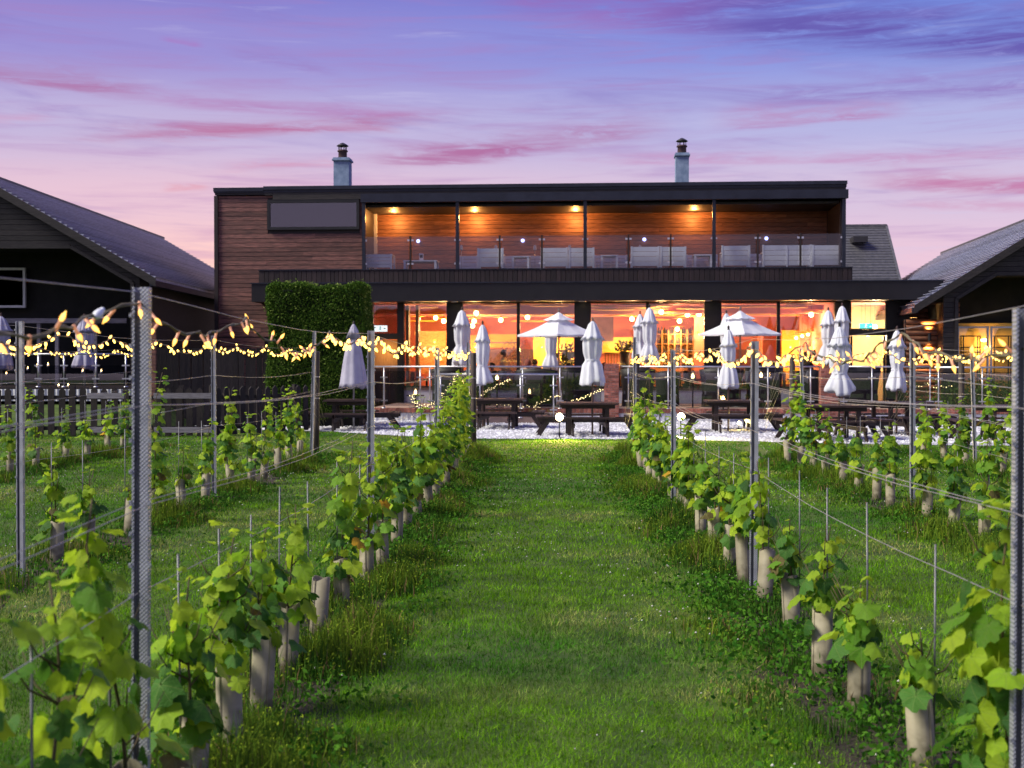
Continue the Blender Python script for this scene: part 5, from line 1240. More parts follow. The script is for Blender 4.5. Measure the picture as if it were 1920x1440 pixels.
# ------------------------------------------------------------------ people
def skinmesh(name, verts, edges, radii, mat, parent, lv=2):
    me = bpy.data.meshes.new(name); me.from_pydata([tuple(v) for v in verts], edges, []); me.materials.append(mat)
    o = link(name, me, parent)
    sk_ = o.modifiers.new('skin', 'SKIN'); sk_.use_smooth_shade = True
    if not me.skin_vertices: me.attributes.new
    lay = me.skin_vertices[0].data if me.skin_vertices else None
    if lay is None:
        bmx = bmesh.new(); bmx.from_mesh(me); bmx.verts.layers.skin.verify(); bmx.to_mesh(me); bmx.free(); lay = me.skin_vertices[0].data
    for i, r_ in enumerate(radii):
        lay[i].radius = r_ if isinstance(r_, tuple) else (r_, r_)
    lay[0].use_root = True
    sb = o.modifiers.new('sub', 'SUBSURF'); sb.levels = lv; sb.render_levels = lv
    return o
def person(loc, rz, label, pose, shirt, trousers, hair, parent_z=TH, long_hair=False):
    t_ = empty('person', (loc[0], loc[1], parent_z), rz, label, 'person')
    # faces -y; sitting: pelvis at .5, thighs forward
    sit = pose != 'stand'
    pz = .52 if sit else .95
    lean = .05 if sit else 0
    V = Vector
    J = {'pel': V((0, 0, pz)), 'waist': V((0, .0 - lean * .3, pz + .18)), 'chest': V((0, -lean, pz + .38)), 'neck': V((0, -lean - .01, pz + .54)), 'head': V((0, -lean - .03, pz + .64)), 'crown': V((0, -lean - .03, pz + .74)), 'nose': V((0, -lean - .135, pz + .655))}
    for s, k in ((-1, 'l'), (1, 'r')):
        J['sh' + k] = V((s * .17, -lean, pz + .46)); 
        if pose == 'stand': J['el' + k] = V((s * .24, -.05, pz + .18)); J['ha' + k] = V((s * .20, -.28, pz + .06))
        elif pose == 'phone': J['el' + k] = V((s * .22, -.12, pz + .2)); J['ha' + k] = V((s * .07, -.34, pz + .28))
        else: J['el' + k] = V((s * .23, -.1, pz + .18)); J['ha' + k] = V((s * .12, -.36, pz + .12))
        J['hip' + k] = V((s * .09, 0, pz - .02))
        if sit: J['kn' + k] = V((s * .12, -.44, pz + .0)); J['an' + k] = V((s * .12, -.46, .08)); J['to' + k] = V((s * .12, -.6, .04))
        else: J['kn' + k] = V((s * .10, -.03, .5)); J['an' + k] = V((s * .10, .02, .08)); J['to' + k] = V((s * .11, -.13, .04))
    order = ['pel', 'waist', 'chest', 'neck', 'head', 'crown', 'shl', 'ell', 'hal', 'shr', 'elr', 'har', 'hipl', 'knl', 'anl', 'tol', 'hipr', 'knr', 'anr', 'tor', 'nose']
    ix = {k: i for i, k in enumerate(order)}
    E = [('pel', 'waist'), ('waist', 'chest'), ('chest', 'neck'), ('neck', 'head'), ('head', 'crown'), ('chest', 'shl'), ('shl', 'ell'), ('ell', 'hal'), ('chest', 'shr'), ('shr', 'elr'), ('elr', 'har'), ('pel', 'hipl'), ('hipl', 'knl'), ('knl', 'anl'), ('anl', 'tol'), ('pel', 'hipr'), ('hipr', 'knr'), ('knr', 'anr'), ('anr', 'tor'), ('head', 'nose')]
    Rr = dict(pel=(.13, .1), waist=(.12, .09), chest=(.15, .11), neck=.052, head=.088, crown=.075, nose=.012)
    for k in 'lr': Rr.update({'sh' + k: .06, 'el' + k: .042, 'ha' + k: .03, 'hip' + k: .085, 'kn' + k: .058, 'an' + k: .04, 'to' + k: .035})
    skinmesh('body', [J[k] for k in order], [(ix[a], ix[b]) for a, b in E], [Rr[k] for k in order], K['skin'], t_)
    so_ = ['pel', 'waist', 'chest', 'shl', 'ell', 'hal', 'shr', 'elr', 'har']; si = {k: i for i, k in enumerate(so_)}
    P_ = {k: J[k].copy() for k in so_}; 
    for k in 'lr': P_['ha' + k] = J['el' + k].lerp(J['ha' + k], .75)
    rs = dict(pel=(.155, .125), waist=(.145, .115), chest=(.175, .135)); 
    for k in 'lr': rs.update({'sh' + k: .08, 'el' + k: .06, 'ha' + k: .045})
    skinmesh('shirt', [P_[k] for k in so_], [(si[a], si[b]) for a, b in (('pel', 'waist'), ('waist', 'chest'), ('chest', 'shl'), ('shl', 'ell'), ('ell', 'hal'), ('chest', 'shr'), ('shr', 'elr'), ('elr', 'har'))], [rs[k] for k in so_], shirt, t_)
    to_ = ['pel', 'hipl', 'knl', 'anl', 'hipr', 'knr', 'anr']; ti = {k: i for i, k in enumerate(to_)}
    skinmesh('trousers', [J[k] for k in to_], [(ti[a], ti[b]) for a, b in (('pel', 'hipl'), ('hipl', 'knl'), ('knl', 'anl'), ('pel', 'hipr'), ('hipr', 'knr'), ('knr', 'anr'))], [(.14, .115), .1, .075, .06, .1, .075, .06], trousers, t_)
    hc_ = J['head'] + V((0, .012, .03)); nu, nw = 20, 12; vs, keep = [], []
    for j in range(nw + 1):
        ph_ = math.pi * j / nw
        for k in range(nu):
            t2 = 2 * math.pi * k / nu; x_, y_, z_ = math.sin(ph_) * math.cos(t2), math.sin(ph_) * math.sin(t2), math.cos(ph_)
            wv = 1 + .03 * math.sin(5 * t2 + 3 * ph_); vs.append(hc_ + V((x_ * .100 * wv, y_ * .112 * wv, z_ * (.118 if z_ > 0 else (.20 if long_hair else .125)))))
    fs = []
    for j in range(nw):
        for k in range(nu):
            q = [j * nu + k, j * nu + (k + 1) % nu, (j + 1) * nu + (k + 1) % nu, (j + 1) * nu + k]; m_ = (vs[q[0]] + vs[q[2]]) / 2 - hc_
            if m_.z < .045 and m_.y < -.015 + (.03 if m_.z < -.05 else 0): continue
            if m_.z < -.07 and not long_hair: continue
            fs.append(tuple(reversed(q)))
    MB().add(vs, fs, True).build('hair', hair, t_)
    m = MB()
    for s in (-1, 1): m.lathe([(.001, -.02), (.012, -.012), (.014, .005), (.001, .018)], 6, tuple(J['head'] + V((s * .088, .0, .01))))
    m.build('ears', K['skin'], t_)
    m = MB()
    for s in (-1, 1): m.lathe([(.001, -.008), (.008, 0), (.001, .008)], 6, tuple(J['head'] + V((s * .032, -.083, .028))))
    m.box(J['head'].x - .022, J['head'].x + .022, J['head'].y - .086, J['head'].y - .078, J['head'].z - .052, J['head'].z - .044); m.build('eyes_and_mouth', K['cowl'], t_)
    if pose == 'phone':
        m = MB(); m.box(-.035, .035, -.385, -.375, pz + .26, pz + .4, .003); m.build('phone_case', K['cowl'], t_)
    return t_
sh_blue = cloth('pale blue knit', .30, .38, .50); sh_white = cloth('cream shirt', .75, .55, .35); sh_dark = cloth('navy shirt', .03, .035, .06); sh_black = cloth('black shirt', .02, .02, .022); jeans = cloth('dark trousers', .03, .035, .05)
h_red = cloth('auburn hair', .22, .06, .04); h_dark = cloth('dark hair', .03, .018, .014)
def pat(px, v): return B.world(B.u(px, v), v, 0)
q = pat(944, 1.3); person(q, B.r + R(80), 'standing person in a cream shirt inside the second window bay', 'stand', sh_white, jeans, h_dark)
q = pat(926, 1.5); person(q, B.r + R(-60), 'seated diner facing the standing person in cream', 'sit', sh_black, jeans, h_dark)
q = pat(1004, 2.4); person(q, B.r + R(200), 'dark silhouetted diner before the yellow lit wall', 'sit', sh_dark, jeans, h_dark, TH + .12)
q = pat(989, -3.15); person(q, B.r + R(175), 'seated person with auburn hair and pale blue top, back turned, on the terrace', 'sit', sh_blue, jeans, h_red, TH + .09, True)
q = pat(1449, -3.1); person(q, B.r + R(-35), 'person in a dark shirt reading a phone on the terrace sofa', 'phone', sh_black, jeans, h_dark, TH + .05)
q = pat(1290, 1.8); person(q, B.r + R(40), 'seated diner inside the middle of the third lit window bay', 'sit', sh_dark, jeans, h_dark)
q = pat(1132, 1.6); person(q, B.r + R(170), 'seated diner inside beside the slatted divider, seen over the brick pillar', 'sit', h_red, jeans, h_red)

# ------------------------------------------------------------------ left deck, fences, hedge
dk = MB(); dk.box(-18, -10.1, 33.2, 36 + 2.1, .85, 1.0); o = dk.build('deck', K['board_dark']); tag(o, kind='structure')
m = MB(); n = 140; vs = []
for i in range(n + 1): vs += [(-18 + i * .056, 33.15 + (.012 if i % 2 else -.012), .64), (-18 + i * .056, 33.15 + (.012 if i % 2 else -.012), .95)]
m.add(vs, [(2 * i, 2 * i + 2, 2 * i + 3, 2 * i + 1) for i in range(n)]); o = m.build('deck_skirting', K['planter']); tag(o, 'white corrugated skirting of the barn deck, seen through the pickets', 'skirting')
m = MB(); m.add([(-22, 28.8, .0), (-9.2, 28.8, .0), (-9.6, 33.2, .55), (-22, 33.2, .55), (-9.6, 36, .55), (-22, 36, .55), (-9.0, 33.2, 0), (-9.0, 36, 0)], [(0, 1, 2, 3), (3, 2, 4, 5), (1, 6, 2), (2, 6, 7, 4)]); BANK = m
FL = Frame(-11.2, 33.6, 0)
balustrade(FL, (-40, 245), 0, 1.0, 1.87, (40, 72, 120, 180, 236), 'slim glass balustrade on the left barn deck', gtop=.3)
def para_l(px, pyt, pyb, Y, label, **k): p = AT(px, pyt, Y); return closed_parasol((p.x, Y), p.z, AT(px, pyb, Y).z, label, base_z=1.0, pole='alu', **k)
para_l(158, 590, 690, 34.6, 'white closed parasol on the barn deck, left of the tall fence', rad=.30, style='tied', seed=21, canv='canvas_grey')
para_l(2, 588, 692, 34.4, 'white closed parasol cut by the left edge of the view', rad=.32, style='tied', seed=22, canv='canvas_grey')
for i, (px, py) in enumerate(((12, 705), (30, 700), (52, 695), (70, 690), (90, 688), (128, 726), (110, 727), (190, 700), (155, 700))):
    p = AT(px, py, 34.3); t_ = empty('tea_light', p, 0, 'tiny tea light on the barn deck, ' + ['far left, low', 'left, by the glass edge', 'beside the nearest outer steel post', 'above the gap between tables', 'topmost of the left group', 'low, under the right parasol skirt', 'low, left of the right parasol', 'right of the right parasol', 'directly under the right parasol'][i], 'light', 'tea lights on the barn deck')
    m = MB(); m.lathe([(.001, 0), (.03, .0), (.035, .05), (.001, .05)], 8); m.build('cup', K['alu'], t_)
    m = MB(); m.lathe([(.001, .052), (.02, .07), (.001, .12)], 8); m.build('flame', K['globe'], t_)
    m = MB(); m.bar((0, 0, min(-.02, -(p.z - 1.0))), (0, 0, 0), .012); m.build('stem', K['cowl'], t_)
def picket_fence(A, Bp, label, pitch=.235, h=1.1, w=.14, rails=(.18, .86), pale=False, point=True):
    A = Vector((*A, 0)); Bp = Vector((*Bp, 0)); d = Bp - A; L_ = d.length; ang = math.atan2(d.y, d.x)
    t_ = empty('picket_fence', A, ang, label, 'fence'); mb = MB()
    if point: mb.prism([(0, .03), (w, .03), (w, h - .07), (w / 2, h), (0, h - .07)], 0, .022)
    else: mb.box(0, w, 0, .022, .03, h)
    me = mb.mesh('picket', K['fence'])
    for k in range(int(L_ / pitch)):
        o = link('picket', me, t_); o.location = (k * pitch, -.025 + rnd.uniform(-.004, .004), rnd.uniform(-.02, .015)); o.rotation_euler = (0, R(rnd.uniform(-.7, .7)), 0)
    for z in rails: m = MB(); m.box(0, L_, 0, .05, z - .04, z + .05); m.build('rail', K['fence'], t_)
    for k in range(int(L_ / 2.4) + 2):
        x_ = min(k * 2.4, L_); m = MB(); m.box(x_ - .045, x_ + .045, .051, .14, 0, h + .03); m.build('fence_post', K['fence'], t_)
    return t_
p0, p1, p2 = AT(-70, 683, 28), AT(397, 683, 28.2), AT(592, 683, 30.6)
picket_fence((p0.x, 28), (p1.x, 28.2), 'dark picket fence along the far end of the left vine rows')
picket_fence((p1.x + .05, 28.25), (p2.x, 30.6), 'dark picket fence running back to the hedge')
for (a_, b_, wd) in ((163, 233, 'left'), (288, 396, 'right')):
    for z, zz in ((.91, 'upper'), (.16, 'lower')):
        q0, q1 = AT(a_, 683, 27.9), AT(b_, 683, 27.9); m = MB(); m.box(0, q1.x - q0.x, -.02, .02, -.06, .06, .005); o = m.build('fence_rail', K['fence_pale'], None, Matrix.Translation((q0.x, 27.9, z))); tag(o, f'grey weathered rail fixed {"high" if z > .5 else "low"} on the picket fence, the {wd} one', 'rail', 'pale fence rails')
q0, q1 = AT(268, 683, 32.5), AT(505, 683, 33.2)
tf = picket_fence((q0.x, 32.5), (q1.x, 33.2), 'tall dark close boarded fence between barn and hedge', pitch=.15, h=2.02, w=.145, rails=(.3, 1.0, 1.8), point=False)
m = MB(); p = AT(280, 603, 32.2); m.box(-.17, .17, -.04, .04, 0, p.z, .005); o = m.build('gate_board', K['plank'], None, Matrix.Translation((p.x, 32.2, 0))); tag(o, 'reddish brown upright board at the left end of the tall fence', 'board')
# clipped hedge
p0, p1 = AT(503, 533, 32.6), AT(681, 533, 32.6); HW, HD, HH = p1.x - p0.x, 1.5, p0.z - .03
hd = empty('clipped_hedge', (p0.x, 32.6, 0), 0, 'big square clipped evergreen hedge at the left end of the restaurant', 'hedge')
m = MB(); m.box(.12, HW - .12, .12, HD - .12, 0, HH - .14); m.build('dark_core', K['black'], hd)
def leafcloud(n, box, name, parent, c1, c2, sz, shell, seed=1, mat=None, fn=None):
    rg = np.random.default_rng(seed); x0, x1, y0, y1, z0, z1 = box
    wx, wy, wz = x1 - x0, y1 - y0, z1 - z0
    ar = np.array([wx * wz, wx * wy, wy * wz, wy * wz]); f = rg.choice(4, n, p=ar / ar.sum())
    a = rg.random(n); b = rg.random(n); d = np.abs(rg.normal(0, shell, n)) - shell * .8
    P = np.zeros((n, 3))
    k = f == 0; P[k] = np.c_[x0 + a[k] * wx, y0 + d[k], z0 + b[k] * wz]
    k = f == 1; P[k] = np.c_[x0 + a[k] * wx, y0 + b[k] * wy, z1 - d[k]]
    k = f == 2; P[k] = np.c_[x0 + d[k], y0 + a[k] * wy, z0 + b[k] * wz]
    k = f == 3; P[k] = np.c_[x1 - d[k], y0 + a[k] * wy, z0 + b[k] * wz]
    if fn is not None: P = fn(P)
    quads(name, P, rg, sz, c1, c2, parent)
def quads(name, P, rg, sz, c1, c2, parent, mat='blade', upbias=0.0):
    n = len(P)
    d1 = rg.normal(size=(n, 3)); d1 /= np.linalg.norm(d1, axis=1)[:, None]; d2 = rg.normal(size=(n, 3)); d2[:, 2] += upbias; d2 -= (d1 * d2).sum(1)[:, None] * d1; d2 /= np.linalg.norm(d2, axis=1)[:, None]
    s = (sz * rg.uniform(.6, 1.4, n))[:, None]
    V = np.stack([P - d1 * s, P + d2 * s * .5, P + d1 * s, P - d2 * s * .5], 1).reshape(-1, 3)
    t_ = rg.random(n)[:, None]; C = np.array(c1)[None] * (1 - t_) + np.array(c2)[None] * t_
    C = np.repeat(np.c_[C, np.ones(n)], 4, 0)
    return rawmesh(name, V, np.arange(4 * n), 4, C, parent, mat)
def rawmesh(name, V, F, k, C, parent, mat):
    me = bpy.data.meshes.new(name); nf = len(F) // k
    me.vertices.add(len(V)); me.vertices.foreach_set('co', V.astype(np.float32).ravel())
    me.loops.add(len(F)); me.loops.foreach_set('vertex_index', F.astype(np.int32))
    me.polygons.add(nf); me.polygons.foreach_set('loop_start', np.arange(0, len(F), k, dtype=np.int32))
    me.update(calc_edges=True)
    ca = me.color_attributes.new('tone', 'FLOAT_COLOR', 'POINT'); ca.data.foreach_set('color', C.astype(np.float32).ravel())
    me.materials.append(K[mat]); o = link(name, me, parent); o['kind'] = 'stuff'; return o
def hedge_fn(P):
    P[:, 0] += .05 * np.sin(P[:, 2] * 3 + 1); P[:, 2] += .05 * np.sin(P[:, 0] * 3.1) + .03 * np.sin(P[:, 0] * 9); P[:, 1] += .05 * np.sin(P[:, 0] * 4) * np.sin(P[:, 2] * 3.3); return P
leafcloud(70000, (0, HW, 0, HD, .25, HH), 'foliage', hd, (.02, .06, .010), (.11, .20, .025), .028, .055, 3, fn=hedge_fn)
leafcloud(2500, (0, HW, 0, HD, .25, HH + .03), 'young_shoots', hd, (.16, .26, .04), (.30, .38, .09), .03, .12, 4, fn=hedge_fn)
# climbing shrub near the right barn windows
rg = np.random.default_rng(5); n = 2600
sp = empty('shrub', (AT(1850, 683, 36.6).x, 36.8, TH), 0, 'loose green shrub before the right barn windows', 'shrub')
P = np.c_[rg.normal(0, .85, n), rg.normal(0, .3, n), np.abs(rg.normal(0, .42, n))]; P = P[(P[:, 2] < 1.15 - .4 * np.abs(P[:, 0]) * .6)]
quads('foliage', P, rg, .05, (.03, .07, .015), (.10, .16, .03), sp)
m = MB(); r_ = random.Random(4)
for k in range(26): x_ = r_.gauss(0, .6); m.tube([(x_, 0, 0), (x_ + r_.uniform(-.1, .1), r_.uniform(-.1, .1), .4), (x_ + r_.uniform(-.2, .2), 0, r_.uniform(.6, 1.0))], .008, 4)
m.build('stem', K['stem'], sp)

for i, (px, v, rz, hc, cc, lab) in enumerate(((885, 2.2, 60, h_dark, sh_dark, 'seated diner inside just left of the slim parasol'), (1068, 1.9, -120, h_dark, sh_black, 'seated diner at the right edge of the second lit bay'), (1183, 1.7, 90, h_dark, sh_blue, 'seated diner in pale blue left of the two tied parasols'), (1262, 2.2, -80, h_red, sh_white, 'seated diner in cream before the back bar'), (1420, 2.0, 100, h_dark, sh_dark, 'seated diner inside beneath the right open parasol'))):
    person(pat(px, v), B.r + R(rz), lab, 'sit', cc, jeans, hc)

# ================================================================== VINEYARD
POST_ = MB(); w, d_, t2 = .026, .036, .003
prof = [(-w, 0), (-w, d_), (w, d_), (w, 0), (.0, 0), (.0, t2), (w - t2, t2), (w - t2, d_ - t2), (-w + t2, d_ - t2), (-w + t2, t2), (-.019, t2), (-.019, 0)][::-1]
def post(x, y, h, label, lean=(0, 0), rz=0.0):
    t_ = empty('trellis_post', (x, y, 0), rz, label, 'post', 'galvanised trellis posts')
    m = MB(); m.slab([(a, b) for a, b in prof], -.05, h); m.build('profile', K['galv'], t_)
    m = MB(); z = .35
    while z < h - .06:
        for s in (-1, 1): m.box(s * (w + .0045) - .0045, s * (w + .0045) + .0045, -.003, .006, z, z + .014)
        z += .10
    o = m.build('hook', K['galv'], t_); o['kind'] = 'stuff'
    t_.rotation_euler = (R(lean[1]), R(lean[0]), rz)
    return t_
def wood(x, y, h, label, lean=0.0, r=.055):
    t_ = empty('end_post', (x, y, 0), 0, label, 'post', 'round wooden end posts'); t_.rotation_euler = (0, R(lean), 0)
    m = MB(); m.tube([(0, 0, -.1), (0, 0, h * .5), (0, 0, h - .02), (0, 0, h)], [r, r * .95, r * .9, r * .8], 12); m.build('pole', K['wood_post'], t_)
    m = MB(); m.lathe([(r * 1.0, 1.0), (r * 1.06, 1.01), (r * 1.0, 1.02)], 10); m.lathe([(r, h * .75), (r * 1.06, h * .75 + .01), (r, h * .75 + .02)], 10); m.build('wire_binding', K['wire'], t_)
ROWS = {
 'left inner': dict(x=-1.30, posts=[(4.05, 1.846), (9.5, 1.85), (15.4, 1.80), (21.6, 1.97)], y0=2.2, y1=21.6, th=1.80),
 'right inner': dict(x=1.45, posts=[(3.91, 1.77), (8.9, 1.76), (14.4, 1.76), (21.3, 2.05)], y0=2.6, y1=21.3, th=1.745),
 'left outer': dict(x=-3.92, posts=[(9.45, 1.92), (15.07, 1.94), (21.4, 2.16)], y0=7.2, y1=21.4, th=1.86),
 'right outer': dict(x=3.92, posts=[(13.7, 1.83), (21.6, 1.87)], y0=8.2, y1=21.6, th=1.74),
 'far left': dict(x=-7.7, posts=[(24.0, 1.95)], y0=15, y1=24.0, th=1.86),
 'far right': dict(x=6.55, posts=[(19.6, 1.86)], y0=14.5, y1=23.0, th=1.74)}
ORD = 'nearest second third fourth fifth sixth'.split()
for nm, r_ in ROWS.items():
    for i, (y, h) in enumerate(r_['posts']):
        end = y > 21
        post(r_['x'] + (.06 if (nm == 'right inner' and end) else 0) + (.45 if (nm == 'right outer' and end) else 0), y, h, f'{"tall end" if end else "upright"} galvanised post of the {nm} vine row, {ORD[i]} from the camera' if len(r_['posts']) > 1 else f'single galvanised post of the {nm} vine row', (0.4 if nm == 'left inner' and i == 0 else (1.6 if nm == 'left outer' and end else (-2.0 if nm in ('right outer', 'far right') and end or nm == 'far right' else rnd.uniform(-.5, .5))), 0), rnd.uniform(-.12, .12))
wood(-1.24, 22.3, 1.8, 'round wooden end post behind the last steel post of the left inner row', 0)
wood(1.60, 22.6, 1.78, 'weathered wooden end post between terrace pillar and right inner row', .8)
wood(-3.98, 22.2, 1.83, 'dark wooden end post beside the leaning steel post before the hedge', .6)
wood(4.42, 22.9, 1.78, 'dark wooden end post left of the nearest picnic table', -.5)
wood(7.62, 23.6, 1.78, 'dark wooden end post standing by the far right vines', 0)
# wires
WH = [('top', 0.0), ('upper', 1.47), ('middle', 1.15), ('fruiting', .87)]
for nm, r_ in ROWS.items():
    for wn, h in WH:
        for s in ((0,) if wn in ('top', 'fruiting') else (-.03, .03)):
            wy = -3.0; pts = []; ys = [wy] + [p[0] for p in r_['posts'] if p[0] > wy]
            if ys[-1] < r_['y1']: ys.append(r_['y1'])
            hh = h or r_['th'] + .03
            for a_, b_ in zip(ys, ys[1:]):
                for k in range(8):
                    f = k / 8; pts.append((s, a_ + (b_ - a_) * f - wy, hh - .05 * math.sin(math.pi * f) * (b_ - a_) / 6 + rnd.uniform(-.003, .003)))
            pts.append((s, ys[-1] - wy, hh))
            # anchored down to the ground behind the end post
            pts.append((s, ys[-1] - wy + 1.3, hh * .25 if wn == 'top' else hh * .5))
            o = MB().tube(pts, .0016, 5).build('trellis_wire', K['wire']); o.location = (r_['x'], wy, 0)
            side = '' if s == 0 else (', left strand of the pair' if s < 0 else ', right strand of the pair')
            tag(o, f'thin {wn} wire of the {nm} vine row{side}', 'wire', 'trellis wires')
# leaves ------------------------------------------------------------
def leaf_mesh(seed, mat):
    r_ = random.Random(seed); pts = []
    angs = [(-170, .34), (-155, .70), (-138, .80), (-122, .76), (-106, .90), (-92, .98), (-78, .88), (-64, .80), (-50, .98), (-38, 1.02), (-26, .86), (-12, .98), (0, 1.14)]
    full = [(a, r) for a, r in angs] + [(-a, r) for a, r in reversed(angs[:-1])]
    fold = r_.uniform(.08, .6); droop = r_.uniform(.1, .9); curl = r_.uniform(-.45, .35)
    def P(x, y):
        return (x, y + .1, -fold * abs(x) * .9 - droop * y * abs(y) * .6 + curl * x * x + .07 * math.sin(7 * x + seed) * math.cos(6 * y + seed))
    vs = [P(0, 0)]
    mid = []
    for a, r in full:
        a2 = math.radians(a + r_.uniform(-4, 4)); r2 = r * r_.uniform(.9, 1.08); vs.append(P(math.sin(a2) * r2 * .78, math.cos(a2) * r2 * .78))
    n = len(full)
    for a, r in full: 
        a2 = math.radians(a); vs.append(P(math.sin(a2) * r * .40, math.cos(a2) * r * .40))
    fs = []
    for i in range(n - 1): fs.append((1 + i, 2 + i, n + 2 + i, n + 1 + i)); fs.append((0, n + 1 + i, n + 2 + i)[::1])
    # petiole
    b = len(vs); vs += [(-.03, 0.1, .0), (.03, .1, 0), (0, -.75, .02), (0, .1, -.04)]
    fs += [(b, b + 1, b + 2), (b + 1, b + 3, b + 2), (b + 3, b, b + 2)]
    me = bpy.data.meshes.new('leaf'); me.from_pydata([(x * .5, y * .5 + .37, z * .5) for x, y, z in vs], [], [tuple(reversed(f)) for f in fs]); me.materials.append(mat); me.polygons.foreach_set('use_smooth', [True] * len(me.polygons)); uv = me.uv_layers.new(name='UVMap'); li = np.zeros(len(me.loops), int); me.loops.foreach_get('vertex_index', li)
    uvs = np.array([(x, y - .1) for x, y, z in vs])[li]; uv.data.foreach_set('uv', uvs.astype(np.float32).ravel()); me['uvs'] = [float(q) for x, y, z in vs for q in (x, y - .1)]; me.update(); return me
LM = [[leaf_mesh(s + 10 * k, LEAF[k]) for s in range(6)] for k in range(5)]
def leaf_pose(r_, stem_at, h, tube_h, spread, young):
    z = tube_h + (h - tube_h) * r_.random()
    s = stem_at(z); a = r_.uniform(0, 2 * math.pi)
    f = (z - tube_h) / max(.1, h - tube_h)
    dn = R(r_.uniform(18, 86)) if f < .85 else R(r_.uniform(-40, 30))
    size = r_.choice((.09, .12, .14, .155, .17, .19)) * r_.uniform(.85, 1.1) * (1.0 - .55 * max(0, f - .55) / .45) 
    tip = Vector((math.cos(a) * math.cos(dn), math.sin(a) * math.cos(dn), -math.sin(dn)))
    side = Vector((-math.sin(a), math.cos(a), 0)); side = (side + Vector((0, 0, r_.uniform(-.35, .35)))).normalized()
    nrm = side.cross(tip).normalized() * -1
    if nrm.z < 0: nrm = -nrm
    x = tip.cross(nrm).normalized()
    off = spread * r_.random() ** .7 * (1 - .6 * f)
    pos = s + Vector((math.cos(a) * off, math.sin(a) * off * 1.1, r_.uniform(-.03, .03)))
    mt = Matrix((x, tip, nrm)).transposed().to_4x4(); mt = Matrix.Translation(pos) @ mt @ Matrix.Scale(size, 4)
    return mt, f
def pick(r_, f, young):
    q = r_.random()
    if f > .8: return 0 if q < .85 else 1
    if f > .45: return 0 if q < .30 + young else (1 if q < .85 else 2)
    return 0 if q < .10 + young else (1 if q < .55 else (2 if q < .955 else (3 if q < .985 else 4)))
def vine(nm, x, y, h, nleaf, label, seed, tube_h=.36, stub=False, young=0.0, stake=True, joined=False):
    r_ = random.Random(seed); t_ = empty('grape_vine', (x + r_.uniform(-.03, .03), y, 0), 0, label, 'vine', 'young grape vines in guard tubes')
    tx, ty = r_.uniform(-.09, .09), r_.uniform(-.08, .08); tube_h *= r_.uniform(.93, 1.06)
    n = 18; R0 = .052; vs = []; 
    for (rr, z) in ((R0, 0), (R0 * 1.02, tube_h), (R0 * .9, tube_h), (R0 * .9, .02)):
        for k in range(n):
            a = 2 * math.pi * k / n; sq = 1 + .02 * math.cos(3 * a + seed) + .012 * math.cos(5 * a)
            vs.append((rr * math.cos(a) * sq + tx * z, rr * math.sin(a) * sq + ty * z, z + (.012 * math.cos(2 * a + seed) if z == tube_h else 0)))
    m = MB(); m.add(vs, [(j * n + k, j * n + (k + 1) % n, (j + 1) * n + (k + 1) % n, (j + 1) * n + k) for j in range(3) for k in range(n)], True); sa = r_.uniform(3.6, 5.8); m.bar((math.cos(sa) * R0 * 1.02, math.sin(sa) * R0 * 1.02, 0), (math.cos(sa) * R0 * 1.03 + tx * tube_h, math.sin(sa) * R0 * 1.03 + ty * tube_h, tube_h), .006, .004)
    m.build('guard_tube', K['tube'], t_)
    if stake:
        sx, sy = r_.uniform(-.05, -.03) * (1 if x < 0 else -1), r_.uniform(-.02, .02)
        m = MB(); m.bar((sx, sy, 0), (sx + r_.uniform(-.01, .01), sy, r_.uniform(.90, 1.0)), .0085, n=6); m.build('stake', K['stake'], t_)
    if stub: return
    amp = r_.uniform(.02, .05); ph = r_.uniform(0, 6); lx = r_.uniform(-.10, .10); ly = r_.uniform(-.12, .12)
    def stem_at(z): f = max(0, z - .3) ; return Vector((lx * f + amp * math.sin(ph + z * 6) * f, ly * f + amp * math.cos(ph + z * 5) * f, z))
    zs = [0.02 + (h - .04) * k / 9 for k in range(10)]
    m = MB(); m.tube([stem_at(z) for z in zs], [.008 - .0052 * k / 9 for k in range(10)], 5)
    for k in range(7 if y < 12 else 3):
        z = r_.uniform(tube_h, h * .85); a = r_.uniform(0, 6.28); s = stem_at(z); m.tube([s, s + Vector((math.cos(a) * .08, math.sin(a) * .08, .05)), s + Vector((math.cos(a) * .13, math.sin(a) * .15, .14))], [.004, .003, .0015], 4)
    m.build('stem', K['stem'], t_)
    nleaf = int(nleaf * 1.5); spread = .06 + .0010 * nleaf
    if joined:
        vs, fs, mi, uvl = [], [], [], []
        for i in range(nleaf):
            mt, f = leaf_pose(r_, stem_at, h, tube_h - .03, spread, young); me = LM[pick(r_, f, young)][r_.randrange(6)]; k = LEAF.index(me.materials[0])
            b = len(vs); vs += [tuple(mt @ v.co) for v in me.vertices]; fs += [tuple(b + j for j in p.vertices) for p in me.polygons]; mi += [k] * len(me.polygons); uvl += list(me['uvs'])
        me = bpy.data.meshes.new('foliage'); me.from_pydata(vs, [], fs)
        uv = me.uv_layers.new(name='UVMap'); li = np.zeros(len(me.loops), int); me.loops.foreach_get('vertex_index', li); uv.data.foreach_set('uv', np.array(uvl).reshape(-1, 2)[li].astype(np.float32).ravel())
        for mm in LEAF: me.materials.append(mm)
        me.polygons.foreach_set('material_index', mi); me.polygons.foreach_set('use_smooth', [True] * len(fs)); me.update(); o = link('foliage', me, t_); o['kind'] = 'stuff'
    else:
        for i in range(nleaf):
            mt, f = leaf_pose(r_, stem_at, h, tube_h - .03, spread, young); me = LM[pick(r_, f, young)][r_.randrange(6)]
            link('leaf', me, t_, mt)
